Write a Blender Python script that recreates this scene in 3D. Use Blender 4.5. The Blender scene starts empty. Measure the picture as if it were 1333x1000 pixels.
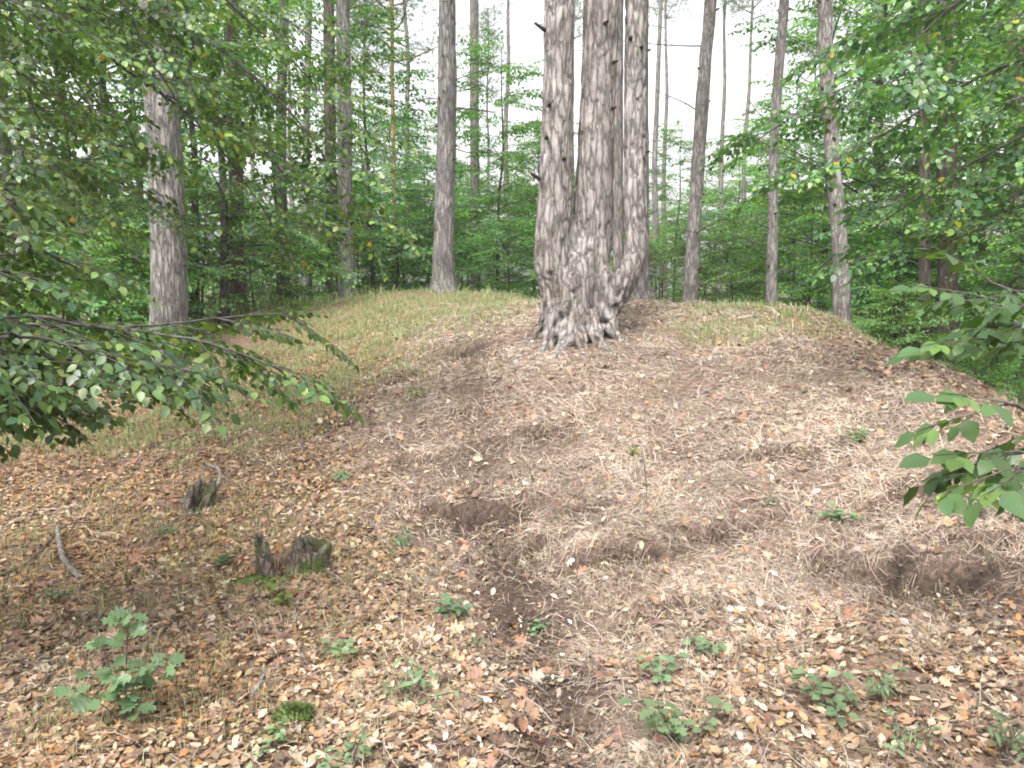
import bpy, math
import numpy as np
from mathutils import Vector
R = math.radians
rng = np.random.default_rng(11)
S = bpy.context.scene
C = S.collection

# ------------------------------------------------------------------ camera, sky, sun, exposure
F = 1100.0; PITCH = R(6.75); CAMZ = 1.6; CX, CY = 666.5, 500.0      # focal length in photo pixels
cd = bpy.data.cameras.new('camera'); cam = bpy.data.objects.new('camera', cd); C.objects.link(cam)
cd.sensor_width = 36; cd.lens = 36 * F / 1333.0; cd.clip_end = 1500; cd.clip_start = 0.05
cam.location = (0, 0, CAMZ); cam.rotation_euler = (R(90) - PITCH, 0, 0)
S.camera = cam
SUN_EL, SUN_AZ = R(56), R(205)
w = bpy.data.worlds.new('World'); S.world = w; w.use_nodes = True
nt = w.node_tree; bg = nt.nodes['Background']
sk = nt.nodes.new('ShaderNodeTexSky'); sk.sky_type = 'NISHITA'; sk.sun_disc = False
sk.sun_elevation = SUN_EL; sk.sun_rotation = SUN_AZ; sk.dust_density = 6; sk.air_density = 1.6; sk.ozone_density = 1
hs = nt.nodes.new('ShaderNodeHueSaturation'); hs.inputs['Saturation'].default_value = 0.18; hs.inputs['Value'].default_value = 1.5
nt.links.new(sk.outputs[0], hs.inputs['Color']); nt.links.new(hs.outputs[0], bg.inputs['Color'])
bg.inputs['Strength'].default_value = 0.15
sl = bpy.data.lights.new('sun', 'SUN'); sl.energy = 1.2; sl.angle = R(24); sl.color = (1, .96, .9)
so = bpy.data.objects.new('sun', sl); C.objects.link(so)
sd = Vector((math.sin(SUN_AZ) * math.cos(SUN_EL), math.cos(SUN_AZ) * math.cos(SUN_EL), math.sin(SUN_EL)))
so.rotation_euler = sd.to_track_quat('Z', 'Y').to_euler(); so.location = (0, -5, 30)
S.view_settings.view_transform = 'Standard'; S.view_settings.look = 'None'
S.view_settings.exposure = 1.12; S.view_settings.gamma = 1
S.cycles.use_denoising = True; S.cycles.max_bounces = 8; S.cycles.transparent_max_bounces = 4
S.cycles.diffuse_bounces = 5; S.cycles.transmission_bounces = 6; S.cycles.filter_width = 1.9

# ------------------------------------------------------------------ noise
def _h(ix, iy, iz, seed):
    n = (ix * 374761393 + iy * 668265263 + iz * 2147483647 + seed * 1274126177) & 0xFFFFFFFF
    n = ((n ^ (n >> 13)) * 1274126177) & 0xFFFFFFFF
    n = ((n ^ (n >> 16)) * 2246822519) & 0xFFFFFFFF
    return ((n ^ (n >> 15)) & 0xFFFFFF) / float(0xFFFFFF)
def noise(P, seed=0):
    P = np.asarray(P, float); I = np.floor(P).astype(np.int64); f = P - I; f = f * f * (3 - 2 * f)
    r = 0
    for a in (0, 1):
        for b in (0, 1):
            for c in (0, 1):
                wt = (f[:, 0] if a else 1 - f[:, 0]) * (f[:, 1] if b else 1 - f[:, 1]) * (f[:, 2] if c else 1 - f[:, 2])
                r = r + wt * _h(I[:, 0] + a, I[:, 1] + b, I[:, 2] + c, seed)
    return r * 2 - 1
def fbm(P, o=3, seed=0):
    P = np.asarray(P, float); r = 0; a = 1; t = 0
    for k in range(o):
        r = r + a * noise(P * 2 ** k, seed + k); t += a; a *= .5
    return r / t
def xy0(x, y, s): return np.stack([x * s, y * s, np.zeros_like(x)], 1)

# ------------------------------------------------------------------ terrain
CT, ST = math.cos(PITCH), math.sin(PITCH)
def ray(px, py):
    u = (px - CX) / F; v = (CY - py) / F
    return np.array([u, CT + v * ST, -ST + v * CT])
def at_d(px, py, d):
    r = ray(px, py); return np.array([0, 0, CAMZ]) + r * (d / r[1])
ctrl = [(680,1000,2.6),(680,800,3.9),(680,700,4.9),(670,600,6.0),(690,520,7.2),(740,440,9.0),(700,404,10.3),
 (1000,1000,2.6),(1000,800,3.8),(1000,700,4.7),(1000,600,5.7),(1000,500,7.1),(1000,430,8.8),(990,403,10.6),(880,398,10.8),(840,394,10.8),
 (1333,1000,2.6),(1333,800,3.5),(1333,700,4.3),(1333,600,5.2),(1340,535,6.3),(1098,424,10.0),(1200,476,8.3),(1270,508,7.2),(1340,600,7.8),(1275,575,9.0),(1205,545,10.2),(1110,490,12.2),(1400,640,7.0),
 (0,1000,2.75),(0,800,4.3),(0,700,5.6),(0,600,7.6),(0,520,11),(0,440,20),
 (220,1000,2.7),(220,800,4.2),(220,700,5.5),(220,600,7.3),(220,505,10.3),(220,440,16),
 (400,1000,2.65),(400,800,4.0),(400,715,4.9),(400,600,6.8),(400,530,8.2),(400,480,10.3),(400,430,13.2),(390,402,15.5),(310,407,16),
 (500,520,8.2),(500,450,10.5),(500,405,13),(500,384,14.8),(600,600,6.2),(600,500,7.8),(600,440,9.6),(600,415,10.6),(610,408,12),(590,383,14.8),(690,392,14.2),(780,405,12.6)]
pts = [at_d(*c) for c in ctrl]
extra = [(1.2,13.5,.75),(4,13.5,.45),(7,11,.1),(9,8,0),(8,5,.1),(6.2,3.5,.3),(-1,19,.7),(-5,20,.6),(3,19,.4),(9,16,.1),
 (0,0,0),(-3,0,-.1),(3,0,.05),(0,-4,0),(-6,3,-.25),(-9,8,-.1),(-10,14,.1),(0,27,.35),(-10,27,.35),(10,27,.2),(-16,18,.2),(16,18,.1),(-14,4,-.1),(14,3,0),(-8,-8,0),(8,-8,0)]
K = np.array([[p[0], p[1], p[2]] for p in pts] + [list(e) for e in extra])
def _phi(r2): return np.where(r2 > 1e-12, .5 * r2 * np.log(np.maximum(r2, 1e-12)), 0)
_n = len(K); _A = np.zeros((_n + 3, _n + 3)); _d2 = ((K[:, None, :2] - K[None, :, :2]) ** 2).sum(-1)
_A[:_n, :_n] = _phi(_d2) + np.eye(_n) * .006; _A[:_n, _n] = 1; _A[:_n, _n + 1:] = K[:, :2]; _A[_n:, :_n] = _A[:_n, _n:].T
_W = np.linalg.solve(_A, np.concatenate([K[:, 2], np.zeros(3)]))
def h0(x, y):
    x = np.atleast_1d(np.asarray(x, float)); y = np.atleast_1d(np.asarray(y, float)); out = np.zeros(len(x))
    for i in range(0, len(x), 60000):
        X = x[i:i + 60000]; Y = y[i:i + 60000]
        z = _phi((X[:, None] - K[:, 0]) ** 2 + (Y[:, None] - K[:, 1]) ** 2) @ _W[:_n] + _W[_n] + _W[_n + 1] * X + _W[_n + 2] * Y
        r = np.hypot(X, Y - 8); t = np.clip((r - 17) / 10, 0, 1); t = t * t * (3 - 2 * t)
        out[i:i + 60000] = z * (1 - t) + .3 * t
    return out
def at(px, py):                       # where the sight line through a photo pixel meets the smooth terrain
    r = ray(px, py); d = np.arange(1.5, 30, .02); s = d / r[1]
    x = r[0] * s; z = CAMZ + r[2] * s; g = h0(x, d)
    k = np.argmax(z < g) if (z < g).any() else len(d) - 1
    return np.array([x[k], d[k], g[k]])
# scooped little banks: (pixel, half width m, depth m)
scoops = [(at(*p), wx, a) for p, wx, a in [((630,655),.55,.13),((800,720),.42,.14),((880,800),.30,.10),((1075,725),.20,.10),((1235,735),.45,.15),
          ((600,452),.45,.08),((520,492),.3,.08),((450,545),.35,.07),((690,690),.3,.08),((1160,738),.22,.09),((760,655),.25,.06),((560,590),.35,.06),((940,690),.45,.06),((700,560),.5,.05),((1190,640),.5,.06),((1020,590),.5,.05),((250,660),.35,.08),((370,735),.3,.08),((1270,700),.4,.08)]]
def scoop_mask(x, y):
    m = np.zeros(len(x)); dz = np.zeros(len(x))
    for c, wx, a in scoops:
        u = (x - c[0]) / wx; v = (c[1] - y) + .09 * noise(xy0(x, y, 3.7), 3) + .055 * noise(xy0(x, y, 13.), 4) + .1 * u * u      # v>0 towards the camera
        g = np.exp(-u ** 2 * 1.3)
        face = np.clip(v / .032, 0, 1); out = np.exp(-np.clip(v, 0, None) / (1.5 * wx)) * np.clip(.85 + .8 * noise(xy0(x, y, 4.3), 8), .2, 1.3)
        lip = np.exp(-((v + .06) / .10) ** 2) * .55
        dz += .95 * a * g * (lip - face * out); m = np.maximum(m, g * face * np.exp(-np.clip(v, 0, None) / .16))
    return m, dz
def height(x, y):
    x = np.atleast_1d(np.asarray(x, float)); y = np.atleast_1d(np.asarray(y, float))
    r = np.hypot(x, y); near = np.clip(1.4 - r / 25, .25, 1)
    z = h0(x, y) + .045 * fbm(xy0(x, y, 1.3), 2, 5) + near * .045 * fbm(xy0(x, y, 3.6), 3, 9) + near * .020 * noise(xy0(x, y, 11.), 21) * np.clip(noise(xy0(x, y, 1.7), 22) + .5, 0, 1)
    xc = np.interp(y, [2.2,2.6,3.9,4.5,5.2,6,8,10.3], [.22,.2,.08,.02,-.25,-.2,-.35,-.4])
    sm, sz = scoop_mask(x, y)
    return z + sz + sm * .035 * noise(xy0(x, y, 15.), 61) - .055 * np.exp(-((x - xc) / .3) ** 2) * np.clip((10 - y) / 3, 0, 1)
def hz(x, y): return float(height([x], [y])[0])
def normals(x, y, e=.03):
    dx = (height(x + e, y) - height(x - e, y)) / (2 * e); dy = (height(x, y + e) - height(x, y - e)) / (2 * e)
    n = np.stack([-dx, -dy, np.ones_like(dx)], 1); return n / np.linalg.norm(n, axis=1)[:, None]
def blobs(x, y, L):
    m = np.zeros(len(x))
    for (cx, cy, sx, sy, a) in L: m += a * np.exp(-((x - cx) / sx) ** 2 - ((y - cy) / sy) ** 2)
    return m
def wet(x, y, n=.35): return n * fbm(xy0(x, y, 1.1), 3, 40)
GRASS = [(-1.2,13.2,2.6,2.2,1.0),(-2.6,11.2,1.7,1.7,1.0),(-2.9,9.2,1.2,1.5,1.1),(-1.9,9.0,.45,.8,.5),(2.3,8.8,.6,.6,.8),(2.9,9.2,.95,.9,1.25),(3.5,9.4,.6,.6,.6),(2.2,9.9,.6,.5,.8),(1.9,9.8,.5,.5,.5),(-4.6,8.2,1.8,.9,1.1),(-3.2,7.9,1.0,.45,.6),(-7,10,2,2,.8),(-3.8,14,2,2,.8),(1.2,13.5,2,1.5,.8),(-.7,13.0,.9,.9,.5)]
DRY = [(-2.4,5.2,1.1,.9,.5),(-2.6,4.0,.8,.6,.5),(-1.4,3.4,.6,.5,.35),(-1.9,6.1,.8,.5,.45),(2.0,3.2,.6,.5,.3),(-.9,5.6,.5,.5,.3),(-1.1,4.1,.5,.5,.4),(-3.0,6.4,.9,.8,.4),(-.4,3.0,.4,.4,.3)]
for _b in [(214,508,10.3),(577,386,14.6),(829,393,10.9),(897,393,12.6),(1004,406,12.6),(1099,424,10.9),(452,392,17)]:
    _p = at_d(*_b); GRASS.append((_p[0], _p[1] - .12, .32, .25, .8))
def m_grass(x, y): return np.clip(blobs(x, y, GRASS) + 1.1 * fbm(xy0(x, y, .9), 3, 40) * np.clip(blobs(x, y, GRASS) * 3 + .15, 0, 1) + .5 * fbm(xy0(x, y, 3.), 2, 47) * (blobs(x, y, GRASS) > .2) - .15, 0, 1)
def m_dry(x, y): return np.clip(blobs(x, y, DRY) + wet(x + 9, y, .5) - .05, 0, 1)
def m_path(x, y):
    xc = np.interp(y, [2.2,2.6,3.9,4.5,5.2,6,8,10.3], [.22,.2,.08,.02,-.25,-.2,-.35,-.4]); ww = np.interp(y, [2.5,4.5,8,10], [.24,.27,.33,.3])
    return np.clip(np.exp(-((x - xc) / ww) ** 2) * np.interp(y, [2,4.6,5.5,9,11], [.9,.9,.7,.55,0]) + .45 * fbm(xy0(x, y, 3.1), 3, 40), 0, 1)
def bare(x, y): return np.clip(1 - 1.3 * scoop_mask(x, y)[0], .16, 1) * np.clip(.75 + 1.5 * fbm(xy0(x, y, 2.6), 3, 55), .25, 1)
def m_leaf(x, y):
    xb = np.interp(y, [2.6,3.9,4.9,6.5,8,10,13], [.05,-.15,-.5,-1.35,-1.45,-1.3,-1.5])
    a = 1 / (1 + np.exp((x - xb + wet(x, y, .35)) / .13))
    b = np.clip((4.1 - y) * .9, 0, .8) * np.clip((x - .35) * 2.2, 0, 1)
    c = np.clip((x - 3.0 + (y - 5) * .1) * 1.2, 0, .5)
    return np.clip(np.maximum(np.maximum(a, b), c), 0, 1)

# ------------------------------------------------------------------ mesh helpers
def tag(o, label=None, cat=None, group=None, kind=None):
    for k, v in (('label', label), ('category', cat), ('group', group), ('kind', kind)):
        if v: o[k] = v
    return o
def build(name, parts, mats, parent=None, smooth=False, loc=None):
    """parts: list of (V, F, material index, tint or None)"""
    V = []; L = []; ST_ = []; TOT = []; MI = []; T = []; off = 0; lo = 0
    for V_, F_, mi, t in parts:
        if len(V_) == 0: continue
        F_ = np.asarray(F_, np.int64); V.append(V_); k = F_.shape[1]
        L.append((F_ + off).ravel()); ST_.append(lo + np.arange(len(F_)) * k); TOT.append(np.full(len(F_), k)); MI.append(np.full(len(F_), mi))
        if t is None: t = np.ones((len(V_), 3))
        T.append(np.broadcast_to(np.asarray(t, float), (len(V_), 3))); off += len(V_); lo += F_.size
    V = np.concatenate(V); L = np.concatenate(L)
    me = bpy.data.meshes.new(name); me.vertices.add(len(V)); me.vertices.foreach_set('co', V.astype(np.float32).ravel())
    me.loops.add(len(L)); me.loops.foreach_set('vertex_index', L.astype(np.int32))
    st = np.concatenate(ST_).astype(np.int32); me.polygons.add(len(st)); me.polygons.foreach_set('loop_start', st)
    me.polygons.foreach_set('loop_total', np.concatenate(TOT).astype(np.int32))
    me.polygons.foreach_set('material_index', np.concatenate(MI).astype(np.int32))
    if smooth: me.polygons.foreach_set('use_smooth', np.ones(len(st), bool))
    a = me.attributes.new('tint', 'FLOAT_COLOR', 'POINT')
    T = np.concatenate([np.concatenate(T), np.ones((len(V), 1))], 1); a.data.foreach_set('color', T.astype(np.float32).ravel())
    for m in mats: me.materials.append(m)
    me.update(calc_edges=True)
    o = bpy.data.objects.new(name, me); C.objects.link(o)
    if parent: o.parent = parent
    if loc is not None: o.location = loc
    return o
def empty(name, loc, label, cat, group=None):
    o = bpy.data.objects.new(name, None); C.objects.link(o); o.location = loc; o.empty_display_size = .2
    return tag(o, label, cat, group)
def copy_tree(o, parent=None):
    c = o.copy(); C.objects.link(c); c.parent = parent
    for ch in list(o.children): copy_tree(ch, c)
    return c
def catmull(P, n):
    P = np.asarray(P, float); Q = np.vstack([2 * P[0] - P[1], P, 2 * P[-1] - P[-2]]); out = []
    seg = len(P) - 1; t = np.linspace(0, seg, n); i = np.minimum(t.astype(int), seg - 1); f = (t - i)[:, None]
    a, b, c, d = Q[i], Q[i + 1], Q[i + 2], Q[i + 3]
    return .5 * (2 * b + (c - a) * f + (2 * a - 5 * b + 4 * c - d) * f * f + (3 * b - a - 3 * c + d) * f ** 3)
def tube(P, r, n=8, seg=None, rough=0, seed=0, cap=True):
    P = np.asarray(P, float); r = np.asarray(r, float)
    if seg:
        PR = catmull(np.column_stack([P, r]), seg); P = PR[:, :3]; r = np.maximum(PR[:, 3], 1e-4)
    m = len(P); T = np.gradient(P, axis=0); T /= np.linalg.norm(T, axis=1)[:, None] + 1e-9
    ref = np.array([0., 1., 0.]) if abs(T[:, 1]).mean() < .8 else np.array([1., 0., 0.])
    A = np.cross(T, ref); A /= np.linalg.norm(A, axis=1)[:, None] + 1e-9; B = np.cross(T, A)
    th = np.arange(n) * 2 * np.pi / n
    V = P[:, None] + r[:, None, None] * (np.cos(th)[None, :, None] * A[:, None] + np.sin(th)[None, :, None] * B[:, None])
    V = V.reshape(-1, 3)
    if rough:
        D = V - np.repeat(P, n, 0); q = V.copy(); rr = np.repeat(r, n)
        q = q / (rr[:, None] * 1.2 + .02); q[:, 2] *= .45
        V = V + D * (rough * fbm(q, 3, seed))[:, None]
    i = np.arange(m - 1)[:, None] * n; j = np.arange(n)[None, :]; k = (j + 1) % n
    Fq = np.stack([i + j, i + k, i + n + k, i + n + j], -1).reshape(-1, 4)
    if cap:
        V = np.vstack([V, P[-1:], P[:1]]); e = len(V) - 2; j = np.arange(n); k = (j + 1) % n; b = (m - 1) * n
        Fq = np.vstack([Fq, np.stack([b + j, b + k, np.full(n, e), np.full(n, e)], 1)[:, [0, 1, 2, 2]]]) if False else Fq
        cf = np.vstack([np.stack([b + j, b + k, np.full(n, e)], 1), np.stack([k, j, np.full(n, e + 1)], 1)])
        return V, Fq, cf
    return V, Fq, None
def tparts(t, mi=0, tint=None):
    V, Fq, cf = t; V2 = V if cf is not None else V
    out = [(V, Fq, mi, tint)]
    if cf is not None: out.append((V, cf, mi, tint))
    return out
def frames(X, N):                      # rows: x axis X, z axis close to N -> (n,3,3) with columns x,y,z
    X = X / (np.linalg.norm(X, axis=1)[:, None] + 1e-9); Y = np.cross(N, X); Y /= np.linalg.norm(Y, axis=1)[:, None] + 1e-9
    return np.stack([X, Y, np.cross(X, Y)], 2)
def stamp(V, Fc, M, T, s, tint=None):  # copies of proto V, F at frames M, positions T, scale s
    n = len(T); out = np.einsum('nij,vj->nvi', M * np.asarray(s).reshape(-1, 1, 1), V) + T[:, None]
    Fo = (Fc[None] + (np.arange(n) * len(V))[:, None, None]).reshape(-1, Fc.shape[1])
    tt = None if tint is None else np.repeat(tint, len(V), 0)
    return out.reshape(-1, 3), Fo, tt

# ------------------------------------------------------------------ materials
def mat(name, build_fn):
    m = bpy.data.materials.new(name); m.use_nodes = True; t = m.node_tree; t.nodes.clear()
    o = t.nodes.new('ShaderNodeOutputMaterial')
    def N(kind, **kw):
        n = t.nodes.new('ShaderNode' + kind)
        for k, v in kw.items():
            if k in n.inputs: n.inputs[k].default_value = v
            else: setattr(n, k, v)
        return n
    def Lk(a, b): t.links.new(a, b)
    build_fn(N, Lk, o.inputs['Surface'], t); return m
def ramp(N, stops):
    r = N('ValToRGB'); e = r.color_ramp.elements
    while len(e) < len(stops): e.new(.5)
    for q, (p, c) in zip(e, stops): q.position = p; q.color = (*c, 1)
    return r
def leaf_mat(name, trans=.4, gloss=.45, var=.25, tcol=(1.25, 1.5, .5)):
    def f(N, Lk, out, t):
        at_ = N('Attribute', attribute_name='tint'); oi = N('ObjectInfo'); hsv = N('HueSaturation')
        mr = N('MapRange'); Lk(oi.outputs['Random'], mr.inputs[0]); mr.inputs[3].default_value = 1 - var; mr.inputs[4].default_value = 1 + var
        mh = N('MapRange'); mu = N('Math', operation='FRACT'); m2 = N('Math', operation='MULTIPLY'); m2.inputs[1].default_value = 7.3
        Lk(oi.outputs['Random'], m2.inputs[0]); Lk(m2.outputs[0], mu.inputs[0]); Lk(mu.outputs[0], mh.inputs[0]); mh.inputs[3].default_value = .475; mh.inputs[4].default_value = .515
        Lk(mr.outputs[0], hsv.inputs['Value']); Lk(mh.outputs[0], hsv.inputs['Hue']); Lk(at_.outputs['Color'], hsv.inputs['Color'])
        p = N('BsdfPrincipled', Roughness=gloss); p.inputs['Specular IOR Level'].default_value = .5; Lk(hsv.outputs[0], p.inputs['Base Color'])
        tr = N('BsdfTranslucent'); mx = N('Mix', data_type='RGBA', blend_type='MULTIPLY'); mx.inputs[0].default_value = 1
        Lk(hsv.outputs[0], mx.inputs[6]); mx.inputs[7].default_value = (*tcol, 1); Lk(mx.outputs[2], tr.inputs['Color'])
        ms = N('MixShader'); ms.inputs[0].default_value = trans; Lk(p.outputs[0], ms.inputs[1]); Lk(tr.outputs[0], ms.inputs[2]); Lk(ms.outputs[0], out)
    return mat(name, f)
def bark_mat(name, c_dark, c_mid, c_light, scale=14, depth=.02, stretch=.22, moss=0):
    def f(N, Lk, out, t):
        tc = N('TexCoord'); mp = N('Mapping'); mp.inputs['Scale'].default_value = (1, 1, stretch); Lk(tc.outputs['Object'], mp.inputs['Vector'])
        wn = N('TexNoise', Scale=scale * .7, Detail=5, Roughness=.65); Lk(mp.outputs[0], wn.inputs['Vector'])
        mx = N('Mix', data_type='RGBA', blend_type='ADD'); mx.inputs[0].default_value = .16; Lk(mp.outputs[0], mx.inputs[6]); Lk(wn.outputs['Color'], mx.inputs[7])
        vo = N('TexVoronoi', Scale=scale, feature='DISTANCE_TO_EDGE'); Lk(mx.outputs[2], vo.inputs['Vector'])
        fine = N('TexNoise', Scale=scale * 5, Detail=6, Roughness=.7); Lk(mx.outputs[2], fine.inputs['Vector'])
        big = N('TexNoise', Scale=2.3, Detail=4, Roughness=.6); Lk(tc.outputs['Object'], big.inputs['Vector'])
        r1 = ramp(N, [(0, (.15, .15, .15)), (.09, (.6, .6, .6)), (.28, (1, 1, 1))]); Lk(vo.outputs['Distance'], r1.inputs[0])
        r2 = ramp(N, [(.34, c_dark), (.5, c_mid), (.66, c_light)]); 
        ad = N('Math', operation='MULTIPLY_ADD'); Lk(fine.outputs[0], ad.inputs[0]); ad.inputs[1].default_value = .65
        sc = N('Math', operation='MULTIPLY'); sc.inputs[1].default_value = .38; Lk(big.outputs[0], sc.inputs[0]); Lk(sc.outputs[0], ad.inputs[2]); Lk(ad.outputs[0], r2.inputs[0])
        mc = N('Mix', data_type='RGBA'); Lk(r1.outputs[0], mc.inputs[0]); mc.inputs[6].default_value = (*[c * .6 for c in c_dark], 1); Lk(r2.outputs[0], mc.inputs[7])
        col = mc.outputs[2]
        if moss:
            mn = N('TexNoise', Scale=5, Detail=4); Lk(tc.outputs['Object'], mn.inputs['Vector']); mr = ramp(N, [(.5 - moss * .15, (0, 0, 0)), (.66 - moss * .1, (1, 1, 1))]); Lk(mn.outputs[0], mr.inputs[0])
            mg = N('Mix', data_type='RGBA'); Lk(mr.outputs[0], mg.inputs[0]); Lk(col, mg.inputs[6]); mg.inputs[7].default_value = (.07, .12, .015, 1); col = mg.outputs[2]
        at_ = N('Attribute', attribute_name='tint'); ml = N('Mix', data_type='RGBA', blend_type='MULTIPLY'); ml.inputs[0].default_value = 1; Lk(col, ml.inputs[6]); Lk(at_.outputs['Color'], ml.inputs[7]); col = ml.outputs[2]
        p = N('BsdfPrincipled', Roughness=.9); p.inputs['Specular IOR Level'].default_value = .2; Lk(col, p.inputs['Base Color'])
        hm = N('Math', operation='MULTIPLY_ADD'); Lk(fine.outputs[0], hm.inputs[0]); hm.inputs[1].default_value = .35
        rb = N('RGBToBW'); Lk(r1.outputs[0], rb.inputs[0]); Lk(rb.outputs[0], hm.inputs[2])
        b = N('Bump', Distance=depth, Strength=1.0); Lk(hm.outputs[0], b.inputs['Height']); Lk(b.outputs[0], p.inputs['Normal']); Lk(p.outputs[0], out)
    return mat(name, f)
M_PINE = bark_mat('pine bark', (.115, .106, .10), (.255, .24, .228), (.43, .41, .39), 19, .016, .16)
M_PINE2 = bark_mat('reddish pine bark', (.12, .107, .10), (.265, .243, .228), (.43, .405, .385), 21, .012, .2)
M_OLD = bark_mat('old pine bark', (.13, .115, .105), (.265, .242, .226), (.42, .395, .372), 14, .015, .2)
M_FAR = bark_mat('far trunk bark', (.12, .11, .10), (.22, .20, .185), (.36, .33, .31), 12, .01)
M_BEECH = bark_mat('beech bark', (.045, .042, .038), (.085, .08, .072), (.15, .145, .13), 6, .003, .6)
M_PALE = bark_mat('pale bark', (.35, .33, .30), (.55, .53, .48), (.7, .68, .63), 6, .004, .8)
M_YEL = bark_mat('yellow bark', (.30, .2, .1), (.5, .36, .19), (.62, .48, .27), 14, .004)
M_ROT = bark_mat('rotten wood', (.08, .065, .055), (.20, .165, .14), (.34, .29, .245), 22, .014, .35, moss=.3)
M_STICK = bark_mat('weathered stick', (.10, .085, .075), (.22, .19, .17), (.40, .37, .34), 20, .004, .3)
M_LEAF = leaf_mat('beech leaf', .5, .45)
M_NEAR = leaf_mat('near leaf', .35, .36, .08)
M_NEEDLE = leaf_mat('pine needle', .2, .5, .12)
M_LITTER = leaf_mat('dry leaf', .12, .75, 0, (1.2, .95, .6))
M_GRASS = leaf_mat('grass blade', .35, .6, 0, (1.2, 1.2, .6))
M_STRAW = leaf_mat('dry needle', .1, .7, 0, (1, .9, .7))
def f_tw(N, Lk, out, t):
    p = N('BsdfPrincipled', Roughness=.8); n = N('TexNoise', Scale=30, Detail=3); r = ramp(N, [(.3, (.025, .02, .015)), (.7, (.09, .075, .06))]); Lk(n.outputs[0], r.inputs[0]); Lk(r.outputs[0], p.inputs['Base Color']); Lk(p.outputs[0], out)
M_TWIG = mat('twig', f_tw)
def f_ground(N, Lk, out, t):
    tc = N('TexCoord'); at_ = N('Attribute', attribute_name='tint')
    n1 = N('TexNoise', Scale=55, Detail=8, Roughness=.75); Lk(tc.outputs['Object'], n1.inputs['Vector'])
    v1 = N('TexVoronoi', Scale=34); Lk(tc.outputs['Object'], v1.inputs['Vector'])
    r = ramp(N, [(.3, (.42, .38, .36)), (.5, (1, 1, 1)), (.68, (1.6, 1.5, 1.4))]); Lk(n1.outputs[0], r.inputs[0])
    hv = N('HueSaturation'); rv = N('RGBToBW'); Lk(v1.outputs['Color'], rv.inputs[0]); mr = N('MapRange'); Lk(rv.outputs[0], mr.inputs[0]); mr.inputs[3].default_value = .6; mr.inputs[4].default_value = 1.5
    m = N('Mix', data_type='RGBA', blend_type='MULTIPLY'); m.inputs[0].default_value = 1; Lk(at_.outputs['Color'], m.inputs[6]); Lk(r.outputs[0], m.inputs[7])
    Lk(mr.outputs[0], hv.inputs['Value']); Lk(m.outputs[2], hv.inputs['Color'])
    p = N('BsdfPrincipled', Roughness=.95); p.inputs['Specular IOR Level'].default_value = .1; Lk(hv.outputs[0], p.inputs['Base Color'])
    b = N('Bump', Distance=.012, Strength=.8); Lk(n1.outputs[0], b.inputs['Height']); Lk(b.outputs[0], p.inputs['Normal']); Lk(p.outputs[0], out)
M_GROUND = mat('forest soil', f_ground)
def f_stone(N, Lk, out, t):
    tc = N('TexCoord'); n = N('TexNoise', Scale=25, Detail=6); Lk(tc.outputs['Object'], n.inputs['Vector']); r = ramp(N, [(.3, (.38, .36, .33)), (.7, (.72, .70, .66))]); Lk(n.outputs[0], r.inputs[0])
    p = N('BsdfPrincipled', Roughness=.8); Lk(r.outputs[0], p.inputs['Base Color']); b = N('Bump', Distance=.004); Lk(n.outputs[0], b.inputs['Height']); Lk(b.outputs[0], p.inputs['Normal']); Lk(p.outputs[0], out)
M_STONE = mat('pale stone', f_stone)
def f_moss(N, Lk, out, t):
    n = N('TexNoise', Scale=60, Detail=4); r = ramp(N, [(.3, (.035, .06, .012)), (.7, (.10, .16, .03))]); tc = N('TexCoord'); Lk(tc.outputs['Object'], n.inputs['Vector']); Lk(n.outputs[0], r.inputs[0])
    p = N('BsdfPrincipled', Roughness=.95); Lk(r.outputs[0], p.inputs['Base Color']); b = N('Bump', Distance=.01); Lk(n.outputs[0], b.inputs['Height']); Lk(b.outputs[0], p.inputs['Normal']); Lk(p.outputs[0], out)
M_MOSS = mat('moss', f_moss)

# ------------------------------------------------------------------ ground sheet
ang = np.concatenate([np.linspace(-48, 48, 620), np.linspace(48, 312, 110)[1:-1]]) * np.pi / 180
rad = np.concatenate([np.linspace(.4, 2.2, 20), np.geomspace(2.25, 17, 420), np.geomspace(17.5, 420, 60)])
Rg, Ag = np.meshgrid(rad, ang, indexing='ij'); gx = (Rg * np.sin(Ag)).ravel(); gy = (Rg * np.cos(Ag)).ravel()
gx = np.append(gx, 0.); gy = np.append(gy, 0.); gz = height(gx, gy)
na = len(ang); i = np.arange(len(rad) - 1)[:, None] * na; j = np.arange(na)[None]; k = (j + 1) % na
GF = np.stack([i + j, i + na + j, i + na + k, i + k], -1).reshape(-1, 4); jj = np.arange(na)
fan = np.stack([jj, (jj + 1) % na, np.full(na, len(gx) - 1)], 1)
def ground_tint(x, y):
    g = m_grass(x, y)[:, None]; p = m_path(x, y)[:, None]; l = m_leaf(x, y)[:, None]; s = scoop_mask(x, y)[0][:, None]
    n = (fbm(xy0(x, y, 2.5), 3, 77)[:, None] * .5 + .5)
    c = np.array([.165, .12, .095]) * (1 - .4 * n) 
    c = c * (1 - l * .5) + np.array([.20, .13, .085]) * l * .5
    c = c * (1 - p * .85) + np.array([.05, .037, .031]) * p * .85
    c = c * (1 - g * .7) + (np.array([.17, .165, .07]) * n + np.array([.2, .15, .09]) * (1 - n)) * g * .7
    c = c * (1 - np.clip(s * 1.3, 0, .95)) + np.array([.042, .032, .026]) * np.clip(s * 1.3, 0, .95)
    f = np.clip((np.hypot(x, y) - 16) / 6, 0, 1)[:, None]
    return c * (1 - f) + np.array([.09, .085, .045]) * f
GV = np.stack([gx, gy, gz], 1); gt = ground_tint(gx, gy)
g = build('ground', [(GV, GF, 0, gt)], [M_GROUND], smooth=True); 
g2 = None
tag(g, kind='structure')
import bmesh
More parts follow.
